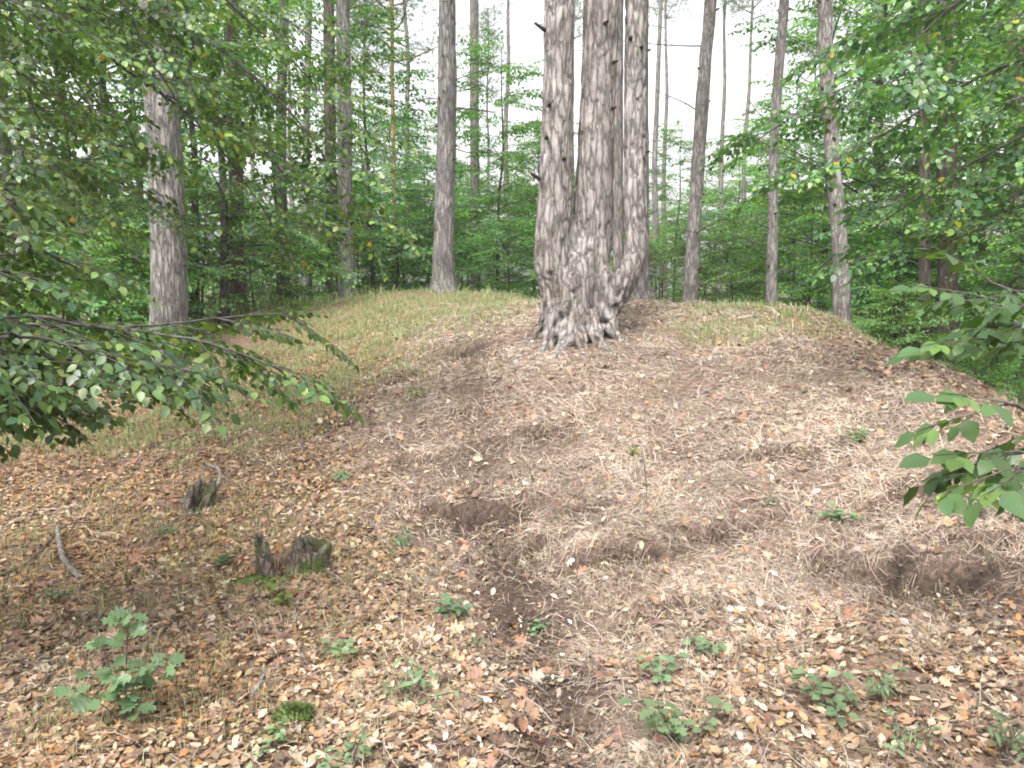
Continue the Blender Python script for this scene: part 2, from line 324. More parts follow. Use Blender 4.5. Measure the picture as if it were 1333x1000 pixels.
_bm = bmesh.new(); _bm.from_mesh(g.data); _bm.verts.ensure_lookup_table()
c0 = min(_bm.verts, key=lambda v: v.co.x ** 2 + v.co.y ** 2)
for a_, b_, _ in fan: _bm.faces.new((_bm.verts[a_], _bm.verts[b_], c0))
bmesh.ops.recalc_face_normals(_bm, faces=_bm.faces[:]); 
for f_ in _bm.faces: f_.smooth = True
_bm.to_mesh(g.data); _bm.free()

# ------------------------------------------------------------------ scatter: litter, straw, grass (nobody could count them)
def sample(n, dmax, rmin=1.9, amax=46, power=1.25):
    a = rng.uniform(-amax, amax, n) * np.pi / 180; r = (rmin ** (2 - power) + rng.random(n) * (dmax ** (2 - power) - rmin ** (2 - power))) ** (1 / (2 - power))
    return r * np.sin(a), r * np.cos(a)
def place_on(x, y, tilt=.35, lift=.006):
    n = normals(x, y); n = n + rng.normal(0, tilt, n.shape); n /= np.linalg.norm(n, axis=1)[:, None]
    X = rng.normal(0, 1, n.shape); X -= n * (X * n).sum(1)[:, None]
    return frames(X, n), np.stack([x, y, height(x, y) + lift], 1)
def litter_proto(seed):
    q = np.random.default_rng(seed); u = np.array([0, .28, .62, 1.]); wd = np.array([.03, .26, .25, .02]) * q.uniform(.8, 1.15); curl = q.uniform(-.5, .6); fold = q.uniform(-.1, .3); tw = q.uniform(-.5, .5)
    V = []
    for a, b in zip(u, wd):
        for s in (-1, 0, 1):
            V.append([a - .5, s * b, curl * (a - .5) ** 2 + fold * abs(s) * b + tw * s * b * (a - .5) + q.normal(0, .02)])
    V = np.array(V); Fc = []
    for r_ in range(3):
        for c_ in range(2): b = r_ * 3 + c_; Fc.append([b, b + 1, b + 4, b + 3])
    return V, np.array(Fc)
def litter_colors(n, pal, wts):
    c = np.array(pal)[rng.choice(len(pal), n, p=np.array(wts) / sum(wts))]; return np.clip(c * .86 * rng.uniform(.55, 1.3, (n, 1)) * rng.uniform(.93, 1.07, (n, 3)), 0, .95)
PAL_L = [(.45,.33,.235),(.54,.43,.33),(.34,.21,.125),(.38,.19,.08),(.16,.105,.07),(.60,.52,.43),(.44,.31,.12),(.26,.18,.125)]
def litter(N_, dmax, dens, size, W, pal=PAL_L, tilt=.4, power=1.25, lift=.012, bb=bare):
    x, y = sample(N_, dmax, power=power); keep = rng.random(len(x)) < dens(x, y) * bb(x, y); x, y = x[keep], y[keep]
    M, T = place_on(x, y, tilt, lift); T[:, 2] += rng.uniform(-.004, .012, len(x)); s = rng.uniform(*size, len(x)); col = litter_colors(len(x), pal, W); parts = []
    wl = np.clip((-.2 - x) * .8, 0, 1)[:, None] * np.clip(.7 + fbm(xy0(x, y, 1.5), 2, 66), 0, 1)[:, None]; col = col * (1 - wl * np.array([.08, .26, .42]))
    pr = rng.integers(0, 8, len(x))
    for q in range(8):
        m = pr == q
        if m.any(): V, Fc = litter_proto(q); a, b, c = stamp(V, Fc, M[m], T[m], s[m], col[m]); parts.append((a, b, 0, c))
    return parts
Lp = litter(290000, 12.5, lambda x, y: np.clip(m_leaf(x, y) * .95 * (1 - m_grass(x, y) * .45) * (1 - m_path(x, y) * .85), .0, 1), (.022, .054), [6,2.2,5,1.7,4.5,.6,.15,5], tilt=.33)
Lp += litter(60000, 13, lambda x, y: .32 * (1 - .6 * m_path(x, y)), (.022, .055), [4,4,2.5,1.5,3,2.4,.15,3], tilt=.33)
Lp += litter(160000, 9, lambda x, y: np.clip(m_path(x, y) * .8 + .10, 0, 1), (.008, .026), [.8,.5,.8,.3,12,.3,.05,5], tilt=.6)
Lp += litter(240000, 11, lambda x, y: np.clip(scoop_mask(x, y)[0] * 1.1 - .1, 0, .85), (.008, .028), [.6,.2,1,.3,12,.1,.02,4], tilt=.8, bb=lambda x, y: 1)
tag(build('leaf_litter', Lp, [M_LITTER], smooth=True), 'carpet of fallen brown, tan and orange leaves over the forest floor', 'fallen leaves', kind='stuff')

def straw(N_, dmax, dens, ln, wd, pal, W, up=.12, power=1.3, lift=.012, bend=.25):
    x, y = sample(N_, dmax, power=power); keep = rng.random(len(x)) < dens(x, y) * bare(x, y); x, y = x[keep], y[keep]; n = len(x)
    nn = normals(x, y); T = np.stack([x, y, height(x, y) + lift], 1)
    X = rng.normal(0, 1, nn.shape); X -= nn * (X * nn).sum(1)[:, None]; X /= np.linalg.norm(X, axis=1)[:, None]; X = X + nn * np.abs(rng.normal(0, up, n))[:, None]
    X /= np.linalg.norm(X, axis=1)[:, None]; Y = np.cross(nn, X); Y /= np.linalg.norm(Y, axis=1)[:, None] + 1e-9; L_ = rng.uniform(*ln, n)[:, None]; W_ = (rng.uniform(*wd, n) * np.clip(np.hypot(x, y) / 5, .8, 2.2))[:, None]
    B = rng.normal(0, bend, n)[:, None]; Z = np.cross(X, Y)
    p0 = T; p1 = T + X * L_ * .5 + Y * L_ * B * .3 + nn * L_ * .06; p2 = T + X * L_ + Y * L_ * B - nn * L_ * .04
    V = np.stack([p0 - Y * W_, p0 + Y * W_, p1 - Y * W_ + Z * W_, p1 + Y * W_, p2 - Y * W_ * .5, p2 + Y * W_ * .5], 1).reshape(-1, 3)
    Fc = (np.array([[0, 1, 3, 2], [2, 3, 5, 4]])[None] + (np.arange(n) * 6)[:, None, None]).reshape(-1, 4)
    old = (1 + .45 * fbm(xy0(x, y, 2.2), 3, 301))[:, None]
    return [(V, Fc, 0, np.repeat(litter_colors(n, pal, W) * old, 6, 0))]
PAL_S = [(.49,.425,.33),(.36,.29,.21),(.62,.55,.44),(.21,.16,.12),(.42,.31,.2)]
Sp = straw(690000, 13, lambda x, y: np.clip(.95 - m_leaf(x, y) * .75 - m_path(x, y) * .8 - m_grass(x, y) * .4, .06, 1), (.03, .105), (.0005, .0012), PAL_S, [6,4,3,2.5,1.5])
Sp += straw(9000, 12, lambda x, y: .5 + 0 * x, (.06, .26), (.0016, .003), [(.16,.12,.095),(.30,.25,.2),(.09,.065,.05),(.42,.37,.31)], [4,3,3,1], up=.12, bend=.15, lift=.02)
Sp += straw(60000, 12, lambda x, y: np.clip(.8 - m_leaf(x, y) * .4 - m_path(x, y) * .8, .05, 1) * (fbm(xy0(x, y, 4.5), 2, 91) > .05), (.07, .17), (.0007, .0013), [(.60,.52,.42),(.50,.42,.32),(.42,.33,.24),(.3,.2,.13)], [5,4,3,1], up=.8, bend=.5)
tag(build('needle_litter', Sp, [M_STRAW]), 'mat of dry greyish pine needles over the mound', 'pine needles', kind='stuff')

def blades(N_, dmax, dens, ln, wd, pal, W, rmin=1.9, power=1.0, amax=46):
    x, y = sample(N_, dmax, rmin, amax, power); keep = rng.random(len(x)) < dens(x, y) * np.clip(.75 + 2.2 * noise(xy0(x, y, 7.), 71) + .8 * noise(xy0(x, y, 2.), 72), .12, 1.2); x, y = x[keep], y[keep]; n = len(x)
    T = np.stack([x, y, height(x, y) - .005], 1); a = rng.uniform(0, 2 * np.pi, n); D = np.stack([np.cos(a), np.sin(a), np.zeros(n)], 1); Y = np.stack([-np.sin(a), np.cos(a), np.zeros(n)], 1)
    L_ = (rng.uniform(*ln, n))[:, None]; lean = rng.uniform(.1, 1.0, n)[:, None]; W_ = (rng.uniform(*wd, n) * np.clip(np.hypot(x, y) / 6, .8, 2.))[:, None]; Zu = np.array([[0, 0, 1.]])
    p1 = T + Zu * L_ * .55 + D * L_ * lean * .25; p2 = T + Zu * L_ * (.95 - lean * .45) + D * L_ * lean * .8
    V = np.stack([T - Y * W_, T + Y * W_, p1 - Y * W_ * .8, p1 + Y * W_ * .8, p2], 1).reshape(-1, 3); o = (np.arange(n) * 5)[:, None, None]
    q = (np.array([[0, 1, 3, 2]])[None] + o).reshape(-1, 4); t3 = (np.array([[2, 3, 4]])[None] + o).reshape(-1, 3); c = np.repeat(litter_colors(n, pal, W), 5, 0)
    return [(V, q, 0, c), (V, t3, 0, c)]
PAL_G = [(.30,.40,.17),(.40,.46,.22),(.50,.46,.29),(.20,.29,.13),(.55,.46,.34),(.36,.25,.14)]
Gp = blades(420000, 17, lambda x, y: m_grass(x, y), (.03, .13), (.0010, .0022), PAL_G, [7,5,2.5,4,2.5,1.2], rmin=6)
Gp += blades(190000, 9, lambda x, y: np.clip(m_dry(x, y) * 1.2 + .08, 0, 1) * (1 - m_path(x, y)), (.04, .12), (.0008, .0018), PAL_G, [4,4,5,2,5,4])
Gp += blades(70000, 40, lambda x, y: .9 + 0 * x, (.12, .4), (.004, .009), PAL_G, [5,4,1,5,1,1], rmin=15.5)
tag(build('grass', Gp, [M_GRASS]), 'short thin yellowish green grass on the hillocks', 'grass', kind='stuff')

# ------------------------------------------------------------------ leaf protos and sprays
def leaf_hi(wd=.30, cup=.12, droop=.15):
    u = np.array([0, .3, .66, 1.]); s = np.stack([u, 0 * u, -droop * u * u], 1)
    l = np.array([[.3, wd, cup * wd - droop * .09], [.66, wd * .82, cup * wd - droop * .43]]); r_ = l * [1, -1, 1]
    V = np.vstack([s, l, r_]); Fc = np.array([[0, 4, 1], [1, 4, 5], [1, 5, 2], [2, 5, 3], [0, 1, 6], [1, 7, 6], [1, 2, 7], [2, 3, 7]]); return V, Fc
def leaf_lo(wd=.32):
    V = np.array([[0, 0, 0], [.5, 0, -.03], [1, 0, -.14], [.48, wd, .03], [.48, -wd, .03]]); return V, np.array([[0, 1, 3], [3, 1, 2], [0, 4, 1], [4, 2, 1]])
def leaf_oak():
    t = np.linspace(0, 1, 15); wl = (.08 + .34 * np.sin(np.pi * np.clip(t, 0, 1) ** 1.25)) * (1 + .42 * np.sin(t * 2 * np.pi * 3.6 - .6)); wl[0] = .01; wl[-1] = .02
    s = np.stack([t, 0 * t, -.2 * t * t], 1); l = np.stack([t + .04 * np.sin(t * 22), wl, .06 - .2 * t * t], 1); r_ = l * [1, -1, 1]
    V = np.vstack([s, l, r_]); n = 15; Fc = []
    for i_ in range(n - 1): Fc += [[i_, n + i_, n + i_ + 1], [i_, n + i_ + 1, i_ + 1], [i_, i_ + 1, 2 * n + i_ + 1], [i_, 2 * n + i_ + 1, 2 * n + i_]]
    return V, np.array(Fc)
def oak_litter():
    V, Fc = leaf_oak(); V = V * [1, 1, 0] + np.stack([0 * V[:, 0], 0 * V[:, 0], .5 * (V[:, 0] - .5) ** 2 + .9 * V[:, 1] ** 2], 1); V[:, 0] -= .5
    V2 = V * [1, 1, -1] + np.stack([0 * V[:, 0], 0 * V[:, 0], .6 * V[:, 0] * V[:, 1]], 1); out = []
    for P_, n_ in ((V, 5200), (V2, 5200)):
        x, y = sample(n_, 10); k_ = rng.random(n_) < (.25 + .6 * m_leaf(x, y)) * bare(x, y); x, y = x[k_], y[k_]; M, T = place_on(x, y, .4, .02)
        a, b, c = stamp(P_, Fc, M, T, rng.uniform(.04, .078, len(x)), litter_colors(len(x), [(.34,.20,.115),(.25,.155,.10),(.44,.29,.18),(.50,.40,.29),(.17,.11,.08)], [4,4,3,2,3])); out.append((a, b, 0, c))
    return out
tag(build('oak_leaf_litter', oak_litter(), [M_LITTER], smooth=True), 'scattered curled brown lobed oak leaves among the litter', 'oak leaves', kind='stuff')
GREENS = np.array([(.082,.175,.066),(.105,.215,.068),(.15,.275,.075),(.23,.35,.08),(.062,.15,.078)])
def green(n, q, yellow=.015, base=GREENS, k=1.):
    c = base[q.choice(len(base), n, p=[.3, .3, .2, .08, .12])] * q.uniform(.8, 1.2, (n, 1)) * k
    m = q.random(n) < yellow; c[m] = np.array([.42, .33, .05]) * q.uniform(.6, 1.1, (m.sum(), 1)); return c
def spray(seed, L_=.7, leaf=.065, hi=False, side=.28, step=.07, lstep=.042, wd=.3, yellow=.015, k=1.):
    q = np.random.default_rng(seed); LT = []; tw = []
    def z(x): return -.16 * x * x
    def leaves(p0, d, ln):
        n = max(2, int(ln / lstep)); d = d / np.linalg.norm(d)
        for m_ in range(n + 1):
            p = p0 + d * ln * (m_ / n); sgn = 1 if m_ % 2 else -1; a = sgn * q.uniform(.6, 1.1) if m_ < n else q.normal(0, .2)
            X = np.array([d[0] * math.cos(a) - d[1] * math.sin(a), d[0] * math.sin(a) + d[1] * math.cos(a), d[2] - q.uniform(0, .45)])
            LT.append((p, X, np.array([q.normal(0, .32), q.normal(0, .32), 1]), leaf * q.uniform(.65, 1.2)))
    xs = np.arange(.08, L_ * .93, step); sg = 1
    for x in xs:
        ln = side * (1 - .65 * x / L_) * q.uniform(.6, 1.15); a = sg * q.uniform(.65, 1.0); sg = -sg; p0 = np.array([x, .02 * math.sin(x * 9), z(x)])
        d = np.array([math.cos(a), math.sin(a), q.uniform(-.35, .1)]); leaves(p0, d, ln); tw.append((np.array([p0, p0 + d * ln]), .0018))
    leaves(np.array([L_ * .6, 0, z(L_ * .6)]), np.array([1, 0, -.2]), L_ * .4)
    xm = np.linspace(0, L_, 5); tw.append((np.stack([xm, .02 * np.sin(xm * 9), z(xm)], 1), .0035))
    lv, lf = leaf_hi(wd) if hi else leaf_lo(wd)
    P = np.array([l[0] for l in LT]); X = np.array([l[1] for l in LT]); Nn = np.array([l[2] for l in LT]); s = np.array([l[3] for l in LT])
    a, b, c = stamp(lv, lf, frames(X, Nn), P, s, green(len(P), q, yellow, k=k))
    TV = []; TF = []; o = 0
    for pl, r_ in tw:
        V_, F_, _ = tube(pl, np.linspace(r_, r_ * .5, len(pl)), 3, cap=False); TV.append(V_); TF.append(F_ + o); o += len(V_)
    return (a, b, c), (np.vstack(TV), np.vstack(TF))
def put_sprays(protos, M, T, s, q, kv=.3):
    fol = []; tw = []; pr = q.integers(0, len(protos), len(T)); bright = q.uniform(1 - kv, 1 + kv, len(T))
    for i_, ((a, b, c), (tv, tf)) in enumerate(protos):
        m = np.where(pr == i_)[0]
        if not len(m): continue
        V, F_, _ = stamp(a, b, M[m], T[m], s[m]); t = (c[None] * bright[m][:, None, None]).reshape(-1, 3); fol.append((V, F_, 0, t))
        V, F_, _ = stamp(tv, tf, M[m], T[m], s[m]); tw.append((V, F_, 1, None))
    return fol + tw
SP_LO = [spray(s_, .75, .085, False, .34, .085, .055, yellow=.004, k=1.22) for s_ in range(5)]
SP_HI = [spray(50 + s_, .46, .062, True, .22, .062, .04, .33, .001, .68) for s_ in range(6)]
SP_MID = [spray(80 + s_, .60, .064, True, .28, .07, .042, .33, .008, .8) for s_ in range(6)]

def branch_path(p0, az, el, ln, q, droop=.25, n=7, wob=.12):
    P = [np.array(p0, float)]; d = np.array([math.cos(az) * math.cos(el), math.sin(az) * math.cos(el), math.sin(el)])
    for _ in range(n - 1):
        d = d + q.normal(0, wob, 3) * [1, 1, .6] - np.array([0, 0, droop / n]); d /= np.linalg.norm(d); P.append(P[-1] + d * ln / (n - 1))
    return np.array(P)
def tree_parts(H, crown_r, base_clear, nb, spb, q, r0, droop=.35, shape='beech', lean=(0, 0), sc=(1., 1.5), protos=None, flat=.3):
    """trunk tube parts and crown (sprays) parts in local coordinates"""
    zz = np.linspace(-.15, H * .96, 9); wob = np.cumsum(q.normal(0, .012 * H, (9, 2)), 0) * (np.linspace(0, 1, 9)[:, None]); tp = np.column_stack([wob[:, 0] + lean[0] * zz, wob[:, 1] + lean[1] * zz, zz])
    tr = r0 * (1 - .88 * (zz / H).clip(0, 1)); tr[0] *= 1.35
    trunk = tparts(tube(tp, tr, 9, seg=26, rough=.18, seed=int(q.integers(99))), 0); M = []; T = []; s = []
    for b in range(nb):
        t = (b + q.random()) / nb; z0 = base_clear + (H * .95 - base_clear) * t; p0 = np.array([np.interp(z0, zz, tp[:, 0]), np.interp(z0, zz, tp[:, 1]), z0])
        prof = math.sin(math.pi * min(.98, .28 + .70 * t)) ** .7 if shape == 'beech' else 1 - .7 * t
        ln = crown_r * max(.25, prof) * q.uniform(.75, 1.15); az = b * 2.399 + q.normal(0, .4); el = q.uniform(.0, .5) + t * .5
        P = branch_path(p0, az, el, ln, q, droop * (1.4 - t)); rb = max(.008, r0 * (1 - .8 * t) * .3)
        trunk += tparts(tube(P, np.linspace(rb, .004, len(P)), 5, cap=False), 0)
        D = np.gradient(P, axis=0)
        for k_ in range(spb):
            f_ = .18 + .82 * (k_ + q.random()) / spb; ii = f_ * (len(P) - 1); i0 = min(int(ii), len(P) - 2); p = P[i0] + (P[i0 + 1] - P[i0]) * (ii - i0)
            d = D[i0] / np.linalg.norm(D[i0]); a = (1 if k_ % 2 else -1) * q.uniform(.4, 1.2) * (1.1 - f_ * .6)
            X = np.array([d[0] * math.cos(a) - d[1] * math.sin(a), d[0] * math.sin(a) + d[1] * math.cos(a), d[2] * .5 - q.uniform(0, .35)])
            M.append((X, np.array([q.normal(0, flat), q.normal(0, flat), 1]))); T.append(p); s.append(q.uniform(*sc))
    Mx = frames(np.array([m[0] for m in M]), np.array([m[1] for m in M]))
    return trunk, put_sprays(protos or SP_LO, Mx, np.array(T), np.array(s), q)

def sh(px, d): return (px - CX) / F * d
# ---- broadleaf trees and bushes of the understorey: prototypes, then copies
def make_broadleaf(name, seed, H, cr, clear, nb, spb, r0, bark=M_BEECH, **kw):
    q = np.random.default_rng(seed); r_ = bpy.data.objects.new(name, None); C.objects.link(r_)
    tr, fo = tree_parts(H, cr, clear, nb, spb, q, r0, **kw)
    build('trunk', tr, [bark], r_, smooth=True); build('crown', fo, [M_LEAF, M_TWIG], r_); return r_
P_TALL = [make_broadleaf('beech_tree', 201 + i_, H, cr, 1.0, nb, 8, .11) for i_, (H, cr, nb) in enumerate([(9, 2.7, 32), (10, 3.0, 36), (8.5, 2.5, 28), (9.5, 2.8, 32)])]
P_BUSH = [make_broadleaf('shrub', 301 + i_, H, cr, .15, nb, 7, .035, sc=(.8, 1.2)) for i_, (H, cr, nb) in enumerate([(3.2, 1.8, 30), (2.6, 1.7, 26), (3.4, 1.5, 30)])]
P_SLIM = [make_broadleaf('beech_tree', 401 + i_, H, cr, 2.2, nb, 7, .06) for i_, (H, cr, nb) in enumerate([(8, 1.5, 26), (7, 1.4, 22)])]
used = set()
def put(proto, px, d, s, rz, label, cat, group, sz=None):
    o = proto if proto.name not in used else copy_tree(proto); used.add(proto.name)
    x = sh(px, d); o.location = (x, d, hz(x, d) - .05); o.rotation_euler = (0, 0, rz); o.scale = (s, s, s * (sz or 1)); return tag(o, label, cat, group)
G1 = 'broadleaf trees of the understorey'
tall = [(1065,21,.95,'right of the rightmost leaning pine, first green tree in the row'),(1135,17.5,.95,'standing right behind the brown leaning pine on the right'),
 (1205,20,1.1,'behind the right end of the mound, between two dark trunks'),(1262,15.5,.95,'beside the thick dark trunk on the right'),(1335,17.5,1.1,'at the right edge of the photo behind the mound'),
 (1420,14,1.05,'reaching in over the right edge, nearest of the right-hand trees'),(1160,14.5,.62,'smaller, nearest to the brown leaning pine on its right'),(1330,11.5,.6,'small bright one over the right shoulder of the mound'),(1190,27,1.25,'rising tall at the back of the right-hand trees'),(1310,27,1.3,'farthest back at the right edge'),(1500,19,1.1,'mostly beyond the right edge'),
 (15,12.5,1.,'dense green beech at the left edge behind the low branch'),(95,15,1.1,'left of the thick grey pine, with pale stems behind'),(160,18,1.1,'just left of the thick grey pine and behind it'),
 (255,19,1.,'directly right of the thick grey pine, behind it'),(292,14.5,.8,'between the thick grey pine and the dark slim pine'),(365,21.5,.95,'behind the dark slim pine on the left'),
 (-70,14,1.1,'mostly beyond the left edge'),(185,25,1.3,'rising highest behind the thick grey pine'),(480,30,.85,'behind the yellow stemmed tree')]
for n_, (px, d, s_, lb) in enumerate(tall): put(P_TALL[n_ % 4], px, d, s_, n_ * 1.7, 'leafy green beech ' + lb if 'beech' not in lb else lb, 'tree', G1)
slim = [(648,24,1.0,'slender open beech left of the split pine'),(694,27,.95,'slender beech half hidden behind the left stem of the split pine'),(488,20,.95,'slender beech right of the tall pale pine'),
        (530,25,.9,'slender beech between the yellow stem and the knotty pine'),(1028,24,.9,'slender beech behind the thin leaning pine'),(600,29,.8,'slender far beech just right of the knotty pine'),(876,34,.95,'slender far beech just right of the split pine'),(948,31,.85,'slender far beech right of the pine leaning right'),(982,38,1.1,'slender far beech just left of the thinnest leaning pine'),(715,40,1.2,'slender far beech behind the left stem of the split pine'),(555,36,1.1,'slender far beech left of the knotty pine')]
for n_, (px, d, s_, lb) in enumerate(slim): put(P_SLIM[n_ % 2], px, d, s_, n_ * 2.1, lb, 'tree', G1)
G2 = 'bushes behind the mounds'
bush = [(470,19.5,.9,'behind the grassy hillock, left'),(520,21,1.,'behind the yellow stemmed tree base'),(556,22,1.05,'left of the knotty pine on the hillock'),(612,23,1.05,'right of the knotty pine base'),(660,20,.95,'in the hollow left of the split pine'),
 (705,26,1.15,'directly behind the split pine'),(770,25,1.15,'hidden behind the middle stem of the split pine'),(862,21,.85,'right of the split pine behind the mound crest'),(915,24,1.0,'behind the base of the right-leaning pine'),(955,20,.8,'between the right-leaning pine and the thin pine'),
 (1000,25,1.05,'behind the base of the thin pine'),(1050,18,1.,'between the thin pine and the brown leaning pine'),(1120,15,.75,'just right of the brown leaning pine base'),(1165,15.5,.8,'behind the falling right slope of the mound'),(1185,14.5,.72,'at the foot of the thick dark trunk'),
 (1268,9.8,.36,'low on the slope behind the near hazel leaves'),(1300,10,.45,'lowest, by the right edge below the hazel leaves'),(1350,11.5,.7,'by the right edge behind the mound'),(1185,12,.45,'small, just over the right shoulder of the mound'),(80,11.5,.8,'behind the low beech branch at the left'),
 (140,13.5,.85,'left of the thick grey pine base'),(262,14.5,.75,'right of the thick grey pine base'),(330,18.5,.8,'behind the dark slim pine base'),(20,14,1.,'at the left edge behind the branch'),(410,21,.85,'left of the tall pale pine base'),(180,18,1.,'behind the thick grey pine')]
for n_, (px, d, s_, lb) in enumerate(bush): put(P_BUSH[n_ % 3], px, d, s_, n_ * 1.3, 'green leafy bush ' + lb, 'bush', G2)
G3 = 'far bushes along the horizon'
q = np.random.default_rng(9)
for n_, px in enumerate(range(-150, 1500, 72)): put(P_BUSH[n_ % 3], px, q.uniform(36, 46), q.uniform(1.5, 2.), n_ * 1.9, 'far green bush in the hedge-like row closing the wood behind', 'bush', G3)

# ------------------------------------------------------------------ pines
def tuft_cluster(seed):
    q = np.random.default_rng(seed); V = []; Fc = []; cl = []; o = 0
    for _ in range(16):
        c = q.normal(0, 1, 3) * [.3, .3, .13]; dr = c / (np.linalg.norm(c) + .01) * .5 + [0, 0, .6]; col = np.array([.075, .105, .04]) * q.uniform(.7, 1.4)
        for k_ in range(13):
            d = dr + q.normal(0, .7, 3); d /= np.linalg.norm(d); sd_ = np.cross(d, q.normal(0, 1, 3)); sd_ /= np.linalg.norm(sd_); ln = q.uniform(.09, .15)
            V += [c - sd_ * .0035, c + sd_ * .0035, c + d * ln]; Fc.append([o, o + 1, o + 2]); cl += [col] * 3; o += 3
    return np.array(V), np.array(Fc), np.array(cl)
TUFTS = [tuft_cluster(s_) for s_ in range(4)]
def pine_crown(tp, tr, H, z0, z1, q, nl=22, cpl=7, rad=2.0):
    """limbs and needle clusters between local heights z0 and z1"""
    lim = []; T = []
    for b in range(nl):
        t = (b + q.random()) / nl; z = z0 + (z1 - z0) * t; p0 = np.array([np.interp(z, tp[:, 2], tp[:, 0]), np.interp(z, tp[:, 2], tp[:, 1]), z])
        ln = rad * (1.05 - .6 * t) * q.uniform(.6, 1.1); P = branch_path(p0, b * 2.4 + q.normal(0, .4), q.uniform(.1, .6), ln, q, -.1, wob=.16)
        lim += tparts(tube(P, np.linspace(.035 * (1 - .5 * t), .006, len(P)), 5, cap=False), 0)
        for k_ in range(cpl): f_ = q.uniform(.35, 1.05) * (len(P) - 1); i0 = min(int(f_), len(P) - 2); T.append(P[i0] + (P[i0 + 1] - P[i0]) * (f_ - i0) + q.normal(0, .18, 3))
    T = np.array(T); n = len(T); M = frames(np.stack([np.cos(q.uniform(0, 6.28, n)), np.sin(q.uniform(0, 6.28, n)), np.zeros(n)], 1) + q.normal(0, .1, (n, 3)), np.array([[0, 0, 1.]]) + q.normal(0, .2, (n, 3)))
    s = q.uniform(.8, 1.5, n); pr = q.integers(0, 4, n); fol = []
    for i_ in range(4):
        m = pr == i_; V, Fc, cl = TUFTS[i_]; a, b, _ = stamp(V, Fc, M[m], T[m], s[m]); fol.append((a, b, 0, np.tile(cl, (m.sum(), 1)) * 1.))
    return lim, fol
def pine(name, path, H, bark, label, group, seed, knots=14, twigs=8, ns=22, crown=True, rough=.10, cat='tree', tint=(1, 1, 1)):
    """path: [(px,py,width px,d)] from base up; continued above the frame to height H"""
    q = np.random.default_rng(seed); P = []; r_ = []
    for px, py, w_, d in path: P.append(at_d(px, py, d)); r_.append(w_ / 2 / F * d)
    base = P[0].copy(); gz_ = hz(base[0], base[1]); P[0][2] = gz_ - .12; base[2] = gz_
    root = empty(name, tuple(base), label, cat, group)
    d = P[-1] - P[-2]; d = d / np.linalg.norm(d); top = P[-1][2]; rest = H + gz_ - top
    for k_ in (.35, .7, 1.):
        P.append(P[len(path) - 1] + (d * np.array([.6, .6, 1])) * rest * k_); r_.append(r_[len(path) - 1] * (1 - .85 * k_) + .01)
    P = np.array(P) - base; r_ = np.array(r_); r_[0] *= 1.12
    L_ = np.linalg.norm(np.diff(P, axis=0), axis=1).sum(); V = tube(P, r_, ns, seg=int(L_ / .06), rough=rough, seed=seed)
    z = V[0][:, 2]; fl = np.clip(1 - z / .35, 0, 1) ** 2; V[0][:, :2] += (V[0][:, :2] - P[0][:2]) * (fl * .35)[:, None]
    parts = tparts(V, 0, tint)
    zc = P[:, 2]
    def on(zv): return np.array([np.interp(zv, zc, P[:, 0]), np.interp(zv, zc, P[:, 1]), zv]), float(np.interp(zv, zc, r_))
    for k_ in range(knots):                      # small broken branch stubs
        c, rr = on(q.uniform(.5, min(6.5, H * .6))); a = q.uniform(0, 6.28); dd = np.array([math.cos(a), math.sin(a), q.uniform(-.2, .5)])
        parts += tparts(tube([c + dd * rr * .6, c + dd * (rr + q.uniform(.015, .06))], [.022, .012], 6), 0, (.4, .36, .33))
    build('trunk', parts, [bark], root, smooth=True)
    if twigs:
        tw = []
        for k_ in range(twigs):
            c, rr = on(q.uniform(1.0, min(6, H * .6))); a = q.uniform(0, 6.28); Pb = branch_path(c, a, q.uniform(-.1, .5), q.uniform(.4, 1.5), q, .3, 7, .2)
            tw = tparts(tube(Pb, np.linspace(.012, .003, len(Pb)), 5, cap=False), 0)
            for m_ in (2, 4): Pc = branch_path(Pb[m_], a + q.choice([-1, 1]) * .8, .2, q.uniform(.2, .5), q, .2, 4, .25); tw += tparts(tube(Pc, np.linspace(.006, .002, len(Pc)), 4, cap=False), 0)
            build('dead_branch', tw, [M_TWIG], root)
    if crown:
        lim, fol = pine_crown(P, r_, H, H * .62, H * .98, q); build('limbs', lim, [bark], root); build('crown', fol, [M_NEEDLE], root)
    return root
GP = 'pines around the mounds'
pine('pine_tree', [(214,508,48,10.3),(220,400,46,10.3),(217,250,44,10.3),(210,120,41,10.3),(201,0,37,10.3)], 17, M_PINE, 'thick grey pine trunk standing alone on the left behind the beech branch', GP, 1, 10, 3, 40, rough=.12)
pine('pine_tree', [(311,408,20,16),(310,330,19,16),(306,180,18,16),(302,0,16,16)], 17, M_FAR, 'slim dark brown pine right of the thick grey pine', GP, 2, 10, 6, 14, tint=(.6,.5,.45))
pine('pine_tree', [(371,402,16,20),(368,320,15,20),(366,150,13,20),(370,0,12,20)], 18, M_PINE, 'grey pine, left one of a close pair behind the hanging leaves', GP, 3, 8, 8, 12)
pine('pine_tree', [(400,390,9,27),(398,250,9,27),(402,0,8,27)], 18, M_PINE, 'thin pale pine, right one of the close pair behind the hanging leaves', GP, 4, 4, 4, 10)
pine('pine_tree', [(452,392,22,17),(450,300,19,17),(448,120,18,17),(446,0,17,17)], 18, M_PINE, 'tall pale pine at the left end of the grassy hillock', GP, 5, 12, 2, 16)
pine('pine_tree', [(436,392,17,19),(434,330,16,19),(430,200,15,19),(428,0,14,19)], 17, M_FAR, 'dark pine close behind the tall pale pine, on its left', GP, 6, 6, 6, 12, tint=(.6,.55,.5))
pine('pine_tree', [(513,388,7,23),(513,250,6,23),(511,120,5,23),(510,0,5,23)], 11, M_YEL, 'very thin yellow barked tree between the pale pine and the knotty pine', GP, 7, 2, 4, 8)
